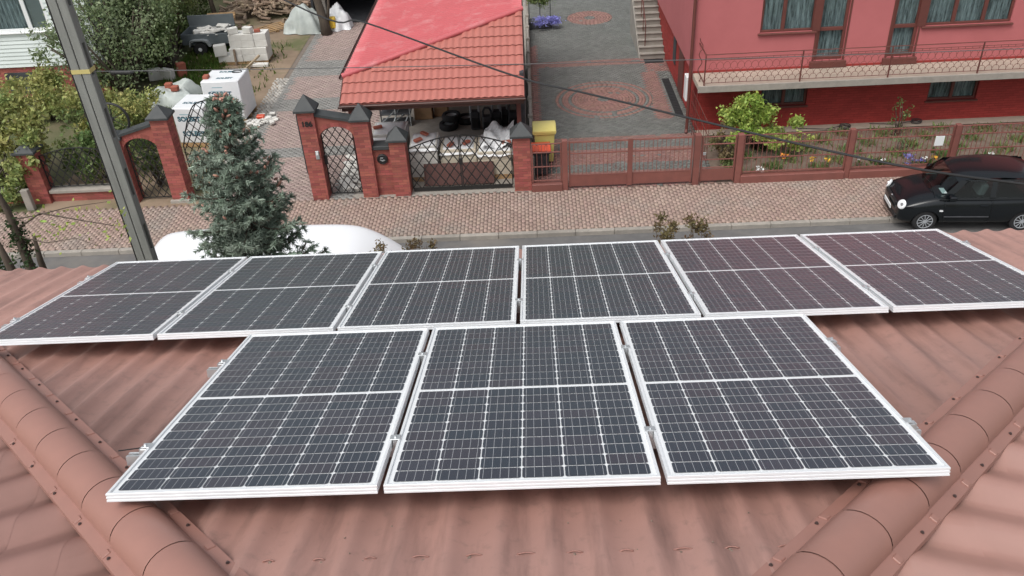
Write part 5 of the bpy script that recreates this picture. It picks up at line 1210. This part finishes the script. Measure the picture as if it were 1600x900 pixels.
for x, y, mm, lab, s in ((7.3, 22.6, 'petal_orange', 'orange flower clump in the bed right of the green shrub', .16), (7.95, 22.3, 'petal_yellow', 'small yellow flower clump in the bed', .11), (8.35, 22.2, 'petal_yellow', 'bright yellow flower clump left of the middle fence post', .14), (9.2, 22.2, 'petal_white', 'white flower clump right of the middle fence post', .10),
                         (9.85, 22.1, 'petal_white', 'tiny white flower clump below the low rose bush', .08), (11.0, 22.1, 'petal_white', 'pale flower clump below the white notice', .09), (11.25, 22.1, 'petal_yellow', 'yellow flower clump beside the post near the car', .09), (10.55, 21.85, 'petal_blue', 'blue flower cushion behind the black car', .26),
                         (6.25, 21.9, 'petal_white', 'white blossom spray right of the wicket', .13), (6.42, 21.85, 'petal_white', 'lower white blossom spray right of the wicket', .12), (6.32, 21.78, 'petal_white', 'middle white blossom spray right of the wicket', .10), (12.9, 22.2, 'petal_white', 'pale flower clump behind the car roof', .1), (5.9, 22.6, 'petal_yellow', 'yellow flowers at the foot of the green shrub', .1)): flower(x, y, mm, lab, s, 26 if s < .2 else 150, .2 if mm != 'petal_blue' else .25)
for cx, cy, r, lab in ((9.62, 24.72, .16, 'left coil of black garden hose on the house apron'), (11.85, 24.85, .15, 'right coil of black garden hose on the house apron')):
    m = MB(); m.tube([(cx + r * math.cos(t) * (1 + .04 * math.sin(t * .7)), cy + r * .8 * math.sin(t), .03 + .006 * t) for t in np.linspace(0, 6.28 * 2.6, 60)] + [(cx - .6, cy - .05, .03), (cx - 1.4, cy + .08, .03)], .013, 5); m.build('garden_hose', 'cable', origin=(cx, cy, 0), label=lab, cat='hose', group='garden hoses')
# ================================================================== YARD CLUTTER ON THE LEFT
tr = thing('trailer', 'small grey box trailer with rubble standing in the left yard', 'trailer', (-13.2, 35.3, 0))
X0, X1, Y0, Y1, Z0, Z1 = -14.3, -12.35, 34.75, 35.95, .42, .85
MB().cbox(X0, X1, Y0, Y1, Z0, Z0 + .05, .006).build('floor', 'trailer_grey', tr)
for nm, b in (('front_side', (X0, X1, Y0, Y0 + .03)), ('back_side', (X0, X1, Y1 - .03, Y1)), ('left_board', (X0, X0 + .03, Y0 + .032, Y1 - .032)), ('tailgate', (X1 - .03, X1, Y0 + .032, Y1 - .032))): MB().cbox(*b, Z0 + .052, Z1, .006).build(nm, 'trailer_grey', tr)
MB().cbox(X0, X1, Y1 + .004, Y1 + .034, Z0 + .2, 1.28, .006).build('raised_flap', 'trailer_grey', tr)
for yy, nm in ((Y0 - .17, 'wheel'), (Y1 + .02, 'wheel')):
    w = MB().lathe([(.15, 0), (.25, .0), (.28, .03), (.28, .12), (.25, .15), (.15, .15)], (-13.55, yy, .265), 20, 'y').build(nm, 'rubber', tr, smooth='auto'); MB().lathe([(.03, -.004), (.15, .006), (.15, .14), (.03, .15)], (-13.55, yy, .265), 16, 'y').build('rim', 'white_plastic', w)
MB().prism([(-13.98, .40), (-13.92, .62), (-13.75, .66), (-13.35, .66), (-13.18, .60), (-13.08, .38), (-13.15, .38), (-13.24, .56), (-13.38, .61), (-13.73, .61), (-13.86, .57), (-13.92, .40)], Y0 - .2, Y0 - .005).build('mudguard', 'galvanised', tr)
m = MB(); m.tube([(X1, 35.35, .42), (X1 + .9, 35.35, .40), (X1 + 1.05, 35.35, .42)], .03, 6); m.build('drawbar', 'galvanised', tr)
MB().cbox(-14.2, -12.5, 35.1, 35.16, .2, .28, .01).build('axle_frame', 'dark_stuff', tr)
m = MB()
for k in range(26):
    T = Matrix.Translation((random.uniform(X0 + .5, X1 - .05), random.uniform(Y0 + .15, Y1 - .15), Z1 - .03 + random.uniform(-.05, .05))) @ Matrix.Rotation(random.uniform(0, 3), 4, 'Z') @ Matrix.Rotation(random.uniform(-.4, .4), 4, 'X')
    a, b, c = random.uniform(.06, .32), random.uniform(.04, .12), random.uniform(.01, .05); m.cbox(-a, a, -b, b, -c, c, .006, T=T)
m.build('rubble', 'block_white', origin=(-13.3, 35.3, .8), label='white rubble heaped in the grey trailer', cat='rubble', kind='stuff')
block_stack(-12.45, 33.35, 4, 3, 2, 'wide low part of the white block stack in front of the trailer', 'block_white', bx=.5, by=.26, bz=.26, z0=.10, skip=((0, 1, 1), (0, 2, 1), (0, 0, 1), (0, 2, 0)))
s_ = block_stack(-11.9, 33.45, 3, 2, 2, 'upper part of the white block stack in front of the trailer', 'block_white', bx=.5, by=.3, bz=.26, z0=.63, pallet_=False)
for k, (x, y, z, rz, mm, lab, cat_) in enumerate(((-12.3, 33.4, .37, .3, 'block_white', 'single white block standing on the left of the stack', 'block'), (-11.7, 33.6, 1.16, .5, 'block_white', 'white block tilted on top of the stack, left one', 'block'), (-11.1, 33.6, 1.16, -.4, 'block_white', 'white block tilted on top of the stack, right one', 'block'), (-10.75, 33.65, 1.16, .2, 'terracotta', 'red brick on top of the white stack', 'brick'),
                                        (-14.55, 32.0, 0, .5, 'block_white', 'mottled white block standing in the grass at the left', 'block'), (-14.0, 31.9, 0, -.3, 'block_white', 'white block lying in the grass beside a red one', 'block'), (-13.55, 32.2, 0, .7, 'terracotta', 'large red clay block in the grass', 'block'), (-10.75, 33.0, 0, .1, 'block_white', 'long white block lying in front of the stack', 'block'))):
    sz = ((.24, .13, .22) if k not in (1, 2) else (.19, .11, .12)) if mm == 'block_white' else ((.16, .12, .28) if k == 6 else (.12, .07, .06))
    if k == 7: sz = (.36, .12, .06)
    T = Matrix.Translation((x, y, z + sz[2])) @ Matrix.Rotation(rz, 4, 'Z') @ Matrix.Rotation(.0 if z else .08, 4, 'Y')
    MB().cbox(-sz[0], sz[0], -sz[1], sz[1], -sz[2], sz[2], .015, T=T).build('loose_block', mm, origin=(x, y, z), label=lab, cat=cat_, group='loose blocks in the yard')
for k, (a, b, lab) in enumerate((((-11.75, 33.28, .0), (-11.72, 33.3, .62), 'upright grey board leaning on the block stack'), ((-11.25, 32.5, .02), (-10.75, 33.25, .35), 'slanting grey board leaning on the block stack'), ((-13.0, 33.0, .03), (-11.6, 32.9, .04), 'long pale batten lying in the grass'))):
    m = MB(); m.tube([a, b], .05 if k < 2 else .025, 4); m.build('board', 'old_wood', origin=a, label=lab, cat='board', group='loose boards in the yard')
def pallet(x, y, z, T, label):
    p = thing('wooden_pallet', label, 'pallet', (x, y, z), 'wooden pallets')
    def bx(nm, *b): MB().cbox(*b, .004, T=T).build(nm, 'timber', p)
    for k in range(5): bx('slat', -.6, .6, -.4 + k * .181, -.4 + k * .181 + .078, .10, .122)
    for s in (-.6, -.06, .48): bx('runner', s, s + .12, -.4, .4, .022, .098); bx('bottom_slat', s, s + .12, -.4, .4, 0, .020)
pallet(-11.3, 37.7, 0, Matrix.Translation((-11.3, 37.7, .0)) @ Matrix.Rotation(.75, 4, 'Z') @ Matrix.Rotation(.10, 4, 'X'), 'pale wooden pallet lying on the soil right of the trailer')
pallet(-13.2, 36.6, 0, Matrix.Translation((-13.2, 36.75, .75)) @ Matrix.Rotation(.05, 4, 'Z') @ Matrix.Rotation(.5, 4, 'X'), 'yellow wooden pallet propped up behind the trailer')
m = MB()                                                    # heap of firewood and timber offcuts
for k in range(430):
    x = random.gauss(-12.2, .95); y = random.gauss(40.6, .85); rr = math.hypot((x + 12.2) / 1.9, (y - 40.6) / 1.7); h = max(0, 1.25 * (1 - rr * .8)) * random.uniform(.5, 1); a = random.uniform(0, 6.3); l = random.uniform(.15, .5); e = random.uniform(-.25, .25)
    d_ = Vector((math.cos(a), math.sin(a), e)) * l; p = Vector((x, y, h + .04)); m.tube([p - d_, p + d_], random.uniform(.025, .085), random.choice((4, 4, 5, 6)))
m.build('firewood_heap', 'old_wood', origin=(-12.2, 40.6, 0), label='heap of split firewood and timber offcuts at the back of the yard', cat='firewood', kind='stuff')
for k, (x, y, lab) in enumerate(((-13.2, 38.9, 'weathered plank on the soil at the left of the firewood heap'), (-11.9, 38.8, 'weathered plank on the soil behind the pale pallet'), (-10.6, 39.2, 'weathered plank on the soil near the pale green tarpaulin'))):
    a = random.uniform(-.5, .5); l = random.uniform(.3, .7); d_ = Vector((math.cos(a), math.sin(a), 0)) * l; m = MB(); p = Vector((x, y, .04)); m.tube([p - d_, p + d_], .045, 4)
    m.build('loose_plank', 'old_wood', origin=(x, y, 0), label=lab, cat='plank', group='loose planks on the soil')
def drape(name, label, cat, x, y, rx, ry, h, m_, seed, n=22, lump=.25, sq=3.0):
    rg = np.random.default_rng(seed); V = []; F = []; ph_ = rg.uniform(0, 6, 8)
    for j in range(n + 1):
        for i in range(n + 1):
            u, v = 2 * i / n - 1, 2 * j / n - 1; r = (abs(u) ** sq + abs(v) ** sq) ** (1 / sq); f = max(0, 1 - max(0, r - .58) / .42) ; f = f ** .42
            wob = 1 + .14 * math.sin(4 * math.atan2(v, u) + ph_[0]) + .10 * math.sin(7 * math.atan2(v, u) + ph_[1])
            z = h * f * (1 + lump * math.sin(3.1 * u + ph_[2]) * math.cos(2.7 * v + ph_[3])) + .05 * h * math.sin(11 * u + 5 * v + ph_[4]) * (f > 0.02) + .02 * rg.normal() * (f > .02)
            V.append((x + u * rx * wob, y + v * ry * wob, max(.012, z + .01)))
    for j in range(n):
        for i in range(n): a = j * (n + 1) + i; F.append((a, a + 1, a + n + 2, a + n + 1))
    return MB().add(V, F, .5).build(name, m_, origin=(x, y, 0), label=label, cat=cat, smooth=True)
drape('tarpaulin', 'pale green tarpaulin covering a heap left of the tree trunk', 'tarpaulin', -9.75, 37.35, .80, .55, .85, 'tarp', 3, lump=.35)
drape('tarpaulin', 'grey white tarpaulin covering a heap right of the tree trunk', 'tarpaulin', -8.35, 37.6, .55, .55, .7, 'film_white', 8, lump=.35)
MB().cbox(-8.62, -8.36, 36.95, 37.2, .15, .62, .03).build('yellow_crate', 'yellow_bucket', origin=(-8.5, 37.1, 0), label='yellow crate between the tree trunk and the grey white tarpaulin', cat='crate')
drape('plastic_bag', 'heap of white plastic sheeting in front of the loose blocks', 'plastic sheet', -13.0, 29.6, .85, .85, .55, 'tarp', 5)
for x, y, z, lab in ((-12.75, 29.3, .55, 'red clay piece on the white plastic heap'), (-13.05, 29.55, .58, 'small red clay piece on the white plastic heap')): MB().cbox(x - .13, x + .13, y - .1, y + .1, z - .03, z + .15, .02).build('loose_brick', 'terracotta', origin=(x, y, z), label=lab, cat='brick', group='loose red bricks')
m = MB()
for k in range(46):
    x, y = random.gauss(-9.2, .28), random.gauss(27.35, .22); s = random.uniform(.03, .13); T = Matrix.Translation((x, y, .03 + random.uniform(0, .08))) @ Matrix.Rotation(random.uniform(0, 3), 4, 'Z') @ Matrix.Rotation(random.uniform(-.5, .5), 4, 'X'); m.cbox(-s, s, -s * .6, s * .6, -s * .3, s * .3, s * .1, T=T)
m.build('rubble', 'block_white', origin=(-9.2, 27.35, 0), label='small spill of white rubble beside the taller wrapped pallet', cat='rubble', kind='stuff')
MB().cbox(-9.42, -9.15, 27.35, 27.55, .1, .2, .02).build('red_bag', 'red_lid', origin=(-9.3, 27.45, .1), label='small red wrapper on the rubble spill', cat='wrapper')
m = MB()
for k in range(60):
    x, y = random.uniform(-5.75, -4.9), random.uniform(22.1, 24.3); s = random.uniform(.07, .13); T = Matrix.Translation((x, y, .01)) @ Matrix.Rotation(random.uniform(0, 3), 4, 'Z'); m.cbox(-s, s, -s * .75, s * .75, -.03, random.uniform(.015, .05), .02, T=T)
m.build('stone_path', 'block_white', origin=(-5.3, 23.2, 0), label='rough white stones laid behind the arched wicket', cat='stones', kind='stuff')
shd = thing('shed', 'dark open fronted shed at the back of the left driveway', 'shed', (-7, 40, 0))
MB().box(-9.6, -4.6, 43.0, 43.1, 0, 3.2).build('back_wall', 'dark_stuff', shd); MB().box(-9.7, -9.6, 38.7, 43.1, 0, 3.2).build('side_wall', 'dark_stuff', shd); MB().box(-4.6, -4.5, 38.7, 43.1, 0, 3.2).build('side_wall', 'dark_stuff', shd)
MB().box(-9.9, -4.3, 37.9, 43.3, 2.55, 2.7).build('roof', 'gutter_brown', shd); MB().cbox(-9.35, -9.05, 38.7, 39.0, 0, 2.55, .01).build('post', 'concrete', shd); MB().box(-9.6, -4.6, 38.2, 43.0, .005, .02).build('floor', 'dark_stuff', shd)
bsh = thing('dark_hedge', 'dark green hedge closing the back of the left yard', 'hedge', (-14, 44, 0)); P = blobpts([(-16.5 + k * 1.6, 43.8, 1.2, 1.3, .9, 1.3) for k in range(5)], 190); V, F, q = leaves(P, .15); arr('foliage', V, F, q, 'leaf_dark', bsh, kind='stuff')
bsh = thing('young_tree_stem', 'pale thin tree trunk behind the trailer', 'tree', (-13.9, 38.3, 0)); tube_tree(bsh, 'trunk', [([(-13.9, 38.3, -.05), (-14.1, 38.5, 1.5), (-14.3, 38.6, 4.5)], [.12, .10, .05])]); P = blobpts([(-14.3, 38.6, 5.0, 1.3, 1.2, 1.0)], 150); V, F, q = leaves(P, .13); arr('crown', V, F, q, 'leaf_grey', bsh, kind='stuff')

# ================================================================== WASTE BINS
def bin_(x, y, body, lid, label, s=1.0, open_=0):
    b = thing('wheelie_bin', label, 'waste bin', (x, y, 0), 'wheelie bins'); w, d, h = .29 * s, .36 * s, 1.0 * s
    V = []
    for z, k in ((.06, .80), (h, 1.0)): V += [(x - w * k, y - d * k, z), (x + w * k, y - d * k, z), (x + w * k, y + d * k, z), (x - w * k, y + d * k, z)]
    MB().add(V, [(3, 2, 1, 0), (4, 5, 6, 7), (0, 1, 5, 4), (1, 2, 6, 5), (2, 3, 7, 6), (3, 0, 4, 7)]).build('body', body, b, bevel=.02)
    MB().cbox(x - w - .03, x + w + .03, y - d - .04, y + d + .02, h - .07, h - .002, .012).build('rim', body, b)
    V = []; F = []; n = 8
    for i in range(n + 1):
        v = i / n; yy = y - d - .055 + (2 * d + .09) * v; zz = h + .015 + .10 * math.sin(math.pi * min(1, v * 1.05 + .06)) ** .7
        for xx, dz in ((-w - .045, -.05), (-w - .03, 0), (w + .03, 0), (w + .045, -.05)): V.append((x + xx, yy, zz + dz))
    for i in range(n):
        for k in range(3): a = i * 4 + k; F.append((a, a + 1, a + 5, a + 4))
    F += [(0, 1, 2, 3), (n * 4 + 3, n * 4 + 2, n * 4 + 1, n * 4)]; MB().add(V, F).build('lid', lid, b, smooth='auto')
    for sx in (-1, 1): MB().lathe([(.03, -.02), (.10, -.02), (.10, .02), (.03, .02)], (x + sx * w * .85, y + d * .9, .10), 14, 'x').build('wheel', 'rubber', b)
    m = MB(); m.tube([(x - w * .7, y + d + .05, h - .02), (x + w * .7, y + d + .05, h - .02)], .016, 6); m.build('handle', body, b)
bin_(.32, 23.45, 'yellow_bin', 'yellow_bin', 'yellow wheelie bin behind the fence next to the brick pillar', 1.05)
bin_(.20, 22.55, 'dark_stuff', 'red_lid', 'dark wheelie bin with orange red lid in front of the yellow one', .82)

# ================================================================== VEHICLES
def smooth_loft(st, name, m_, root, sub=2, extra=None):
    """st: list of (x, [(y,z)...]) half sections from bottom centre to top centre; mirrored, capped, subdivided"""
    V = []; F = []; n = len(st[0][1]); ring = 2 * n - 2
    for x, sec in st:
        full = [(-y, z) for y, z in sec] + [(y, z) for y, z in sec[-2:0:-1]]
        V += [(x, y, z) for y, z in full]
    for a in range(len(st) - 1):
        for k in range(ring): F.append((a * ring + k, a * ring + (k + 1) % ring, (a + 1) * ring + (k + 1) % ring, (a + 1) * ring + k))
    F.append(tuple(range(ring))); F.append(tuple((len(st) - 1) * ring + k for k in range(ring))[::-1])
    o = MB().add(V, F, .5).build(name, m_, root, local=True, smooth=True); md = o.modifiers.new('s', 'SUBSURF'); md.levels = sub; md.render_levels = sub
    return o
def apply(o, cutters=()):
    for c in cutters:
        b = o.modifiers.new('b', 'BOOLEAN'); b.operation = 'DIFFERENCE'; b.object = c; b.solver = 'EXACT'
    bpy.context.view_layer.update(); dg_ = bpy.context.evaluated_depsgraph_get(); me = bpy.data.meshes.new_from_object(o.evaluated_get(dg_)); o.modifiers.clear(); o.data = me
    for c in cutters: bpy.data.objects.remove(c)
    me.shade_smooth(); me.set_sharp_from_angle(angle=R(40)); return o
car = thing('parked_car', 'small black hatchback parked half on the pavement at the right', 'car', (9.02, 19.34, -.06), None, (0, 0, R(-4.6)))
def body_sec(w, zb, zt, crown=.03): return [(0, zb), (w * .82, zb), (w * .97, zb + .12), (w, .50), (w * .985, .68), (w * .93, zt - .03), (w * .70, zt + crown * .4), (0, zt + crown)]
stn = [(0.0, body_sec(.52, .26, .56, .02)), (.05, body_sec(.64, .20, .64, .03)), (.18, body_sec(.745, .18, .74, .05)), (.45, body_sec(.79, .18, .83, .06)), (.85, body_sec(.805, .18, .92, .055)), (1.0, body_sec(.81, .18, .93, .03)), (1.6, body_sec(.82, .18, .935, 0)), (2.3, body_sec(.82, .18, .95, 0)), (3.0, body_sec(.805, .20, .97, 0)), (3.35, body_sec(.76, .24, .95, 0)), (3.5, body_sec(.66, .30, .85, 0)), (3.53, body_sec(.56, .36, .7, 0))]
cb = smooth_loft(stn, 'body', 'car_paint', car)
cut = []
for wx in (.66, 2.95):
    for s in (-1, 1):
        c = MB().lathe([(.33, -.15), (.33, .15)], (wx, s * .78, .27), 28, 'y').build('tmp', 'rubber'); c.parent = car; cut.append(c)
apply(cb, cut)
# greenhouse: painted pillars and roof, glass inset between
def gsec(w0, w1, z0, z1): return (w0, w1, z0, z1)
roof_st = [(1.28, .60, 1.31), (1.45, .62, 1.39), (1.8, .645, 1.44), (2.3, .655, 1.455), (2.8, .645, 1.425), (3.1, .62, 1.365), (3.2, .60, 1.30)]
V = []; F = []; ys = np.linspace(-1, 1, 9)
for x, w, z in roof_st:
    for u in ys: V.append((x - .05 * (1 - u * u) * (x < 1.4) + .04 * (1 - u * u) * (x > 3.0), u * w, z + .045 * (1 - u * u) - .02 * (abs(u) > .99)))
n = len(ys)
for a in range(len(roof_st) - 1):
    for k in range(n - 1): F.append((a * n + k, a * n + k + 1, (a + 1) * n + k + 1, (a + 1) * n + k))
ro = MB().add(V, F, .5).build('roof', 'car_paint', car, local=True, smooth=True)
def panel_between(name, m_, P, root=car, th=0.0): return MB().add([tuple(p) for p in P], [tuple(range(len(P)))], .5).build(name, m_, root, local=True)
# windscreen as a curved strip from bonnet to roof edge
V = []; F = []
for j in range(5):
    t = j / 4
    for u in ys: x0 = .74 + .16 * u * u; x1 = 1.235 + .05 * u * u; V.append((x0 + (x1 - x0) * t - .02 * math.sin(t * 3.14), u * (.71 + (.585 - .71) * t), .955 + (1.335 - .955) * t + .03 * math.sin(t * 3.14) + (.04 * (1 - u * u)) * t))
for j in range(4):
    for k in range(n - 1): F.append((j * n + k, j * n + k + 1, (j + 1) * n + k + 1, (j + 1) * n + k))
MB().add(V, F, .5).build('windscreen', 'car_glass', car, local=True, smooth=True)
V = []; F = []
for j in range(5):
    t = j / 4
    for u in ys: V.append((3.23 + .2 * t + .03 * (1 - u * u), u * (.59 + .09 * t), 1.30 - .33 * t + .03 * (1 - u * u) * (1 - t)))
for j in range(4):
    for k in range(n - 1): F.append((j * n + k, j * n + k + 1, (j + 1) * n + k + 1, (j + 1) * n + k))
MB().add(V, F, .5).build('rear_window', 'car_glass', car, local=True, smooth=True)
for s in (-1, 1):
    B = lambda x: .775 - .0 * x; 
    def sp_(x, t): return (x, s * (.778 + (.640 - .778) * t), .925 + .02 * (x - .9) / 2.3 + (1.395 - .945) * t)
    def quad(name, m_, xa0, xb0, xa1, xb1, t0=.06, t1=.92):   # a side panel between belt and roof
        N = 6; V = []; F = []
        for i in range(N + 1):
            u = i / N; V += [sp_(xa0 + (xb0 - xa0) * u, t0), sp_(xa0 + ((xb0 - xa0) * u) * .5 + (xa1 - xa0) * .5 + (xb1 - xa1 - 0) * u * .5, (t0 + t1) / 2), sp_(xa1 + (xb1 - xa1) * u, t1)]
        for i in range(N): F += [(3 * i, 3 * i + 3, 3 * i + 4, 3 * i + 1), (3 * i + 1, 3 * i + 4, 3 * i + 5, 3 * i + 2)]
        return MB().add(V, F, .5).build(name, m_, car, local=True, smooth=True)
    quad('front_side_window', 'car_glass', 1.08, 2.02, 1.50, 2.05); quad('rear_side_window', 'car_glass', 2.16, 2.98, 2.17, 2.78)
    quad('door_pillar', 'car_paint', 2.02, 2.16, 2.05, 2.17, .0, 1.0); quad('screen_pillar', 'car_paint', .88, 1.08, 1.30, 1.50, 0, .97); quad('rear_pillar', 'car_paint', 2.98, 3.42, 2.78, 3.18, 0, .93)
    quad('belt_strip', 'car_paint', .9, 3.3, .92, 3.28, -.06, .06); quad('roof_edge', 'car_paint', 1.40, 3.1, 1.44, 3.08, .92, .985)
    m = MB(); m.lathe([(.02, 0), (.105, .0), (.125, .035), (.11, .06), (.02, .075)], (0, 0, 0), 18, 'x')
    T = Matrix.Translation((.115, s * .56, .665)) @ Matrix.Rotation(R(s * -24), 4, 'Z') @ Matrix.Rotation(R(24), 4, 'Y') @ Matrix.Rotation(math.pi, 4, 'Z'); m.v = [tuple(T @ Vector(p)) for p in m.v]; hl = m.build('headlight', 'lamp_white', car, local=True, smooth='auto')
    m = MB(); m.lathe([(.02, 0), (.045, .06), (.04, .082)], (0, .035, .01), 12, 'x'); m.v = [tuple(T @ Vector(p)) for p in m.v]; m.build('reflector', 'chrome', hl, local=True)
    MB().cbox(.92, 1.0, s * .795, s * .815, .60, .635, .004) .build('side_indicator', 'lamp_white', car, local=True)
    MB().cbox(1.05, 1.22, min(s * .80, s * .95), max(s * .80, s * .95), .93, 1.06, .03).build('mirror', 'car_paint', car, local=True)
    MB().cbox(1.05, 2.10, min(s * .812, s * .832), max(s * .812, s * .832), .44, .475, .006).build('rub_strip', 'dark_stuff', car, local=True); MB().cbox(1.85, 2.02, min(s * .80, s * .835), max(s * .80, s * .835), .74, .775, .008).build('door_handle', 'car_paint', car, local=True)
    m = MB(); m.tube([(1.02, s * .812, .9), (1.03, s * .823, .5), (1.1, s * .81, .24)], .004, 4); m.tube([(2.12, s * .806, .92), (2.13, s * .824, .5), (2.10, s * .80, .24)], .004, 4); m.build('door_gap', 'black_plastic', car, local=True)
    for wx in (.66, 2.95):
        yy = s * .66; w = MB().lathe([(.17, -.09), (.25, -.095), (.285, -.07), (.29, 0), (.285, .07), (.25, .095), (.17, .09)], (wx, yy, .285), 26, 'y').build('wheel', 'rubber', car, local=True, smooth='auto')
        ry = yy + s * .088; m = MB(); m.lathe([(.03, 0), (.185, 0), (.19, .01 * s), (.175, .012 * s), (.16, -.02 * s), (.03, -.02 * s)], (wx, ry, .285), 22, 'y')
        for k in range(11):
            t = k * 2 * math.pi / 11; m.tube([(wx + .04 * math.cos(t), ry + s * .008, .285 + .04 * math.sin(t)), (wx + .17 * math.cos(t), ry + s * .008, .285 + .17 * math.sin(t))], .010, 4)
        m.lathe([(.045, 0), (.04, .016 * s)], (wx, ry, .285), 12, 'y'); m.build('rim', 'grey_plastic', w, local=True)
MB().cbox(-.022, .0, -.26, .26, .40, .51, .003, T=Matrix.Rotation(R(-6), 4, 'Y')).build('number_plate', 'paper', car, local=True)
m = MB(); m.cbox(-.012, .05, -.40, .40, .565, .655, .012); m.build('grille', 'black_plastic', car, local=True); MB().lathe([(.02, -.03), (.05, -.025), (.05, .0)], (.02, 0, .62), 14, 'x').build('badge', 'chrome', car, local=True)
m = MB(); m.cbox(-.01, .06, -.5, .5, .24, .36, .02); m.build('air_intake', 'black_plastic', car, local=True)
MB().cbox(.95, 3.2, -.70, .70, .55, .80, .05).build('interior', 'car_inside', car, local=True); MB().cbox(.92, 1.25, -.66, .66, .80, .93, .04).build('dashboard', 'car_inside', car, local=True)
for yy in (-.36, .36):
    T = Matrix.Translation((1.85, yy, .72)) @ Matrix.Rotation(R(14), 4, 'Y'); MB().cbox(-.09, .09, -.23, .23, 0, .50, .05, T=T).build('seat', 'car_inside', car, local=True); MB().cbox(-.06, .06, -.13, .13, .51, .66, .04, T=T).build('headrest', 'car_inside', car, local=True)
MB().cbox(1.0, 1.12, -.52, -.24, .945, .955, .003).build('paper_slip', 'paper', car, local=True)
m = MB(); m.tube([(.80, -.62, .955), (.86, -.1, .985), (.84, .35, .98)], .008, 4); m.build('wiper', 'black_plastic', car, local=True)

van = thing('white_van', 'white van on the street, only its roof showing above the far panels', 'van', (-5.9, 16.0, -.1))
VY0, VY1 = 15.05, 16.86
def vsec(w, zb, zt): return [(0, zb), (w * .9, zb), (w, zb + .15), (w, .9), (w * .985, zt - .22), (w * .93, zt - .06), (w * .7, zt), (0, zt + .02)]
vst = [(-8.72, vsec(.80, .35, 1.42)), (-8.66, vsec(.87, .28, 1.72)), (-8.45, vsec(.90, .25, 1.93)), (-8.0, vsec(.90, .25, 2.0)), (-6.0, vsec(.90, .25, 2.02)), (-4.4, vsec(.90, .25, 2.0)), (-3.9, vsec(.89, .25, 1.92)), (-3.4, vsec(.87, .25, 1.62)), (-3.0, vsec(.84, .25, 1.30)), (-2.75, vsec(.80, .28, 1.02)), (-2.62, vsec(.70, .35, .75))]
vst = [(x + 5.9, s) for x, s in vst]; vb = smooth_loft(vst, 'body', 'van_white', van); cut = []
for wx in (-1.7, 2.25):
    for s in (-1, 1): c = MB().lathe([(.36, -.2), (.36, .2)], (wx, s * .85, .34), 26, 'y').build('tmp', 'rubber'); c.parent = van; cut.append(c)
apply(vb, cut)
for wx in (-1.7, 2.25):
    for s in (-1, 1):
        w = MB().lathe([(.2, -.1), (.30, -.1), (.33, -.06), (.33, .06), (.30, .1), (.2, .1)], (wx, s * .76, .33), 22, 'y').build('wheel', 'rubber', van, local=True, smooth='auto'); MB().lathe([(.03, -.02), (.2, -.02), (.2, .02), (.03, .02)], (wx, s * .84, .33), 16, 'y').build('rim', 'grey_plastic', w, local=True)
for s in (-1, 1): MB().cbox(1.35, 2.3, min(s * .88, s * .912), max(s * .88, s * .912), 1.10, 1.55, .01).build('cab_window', 'car_glass', van, local=True)
MB().cbox(2.95, 3.05, -.5, .5, .75, .98, .02, T=None).build('grille', 'black_plastic', van, local=True)
# thick black service cable, hung low over the street
m = MB(); m.tube(catmull(THICK_CABLE, 8), .0125, 6); m.build('service_cable', 'cable', origin=(0, 11, 7), label='thick black cable slanting across the picture above the yards', cat='cable')
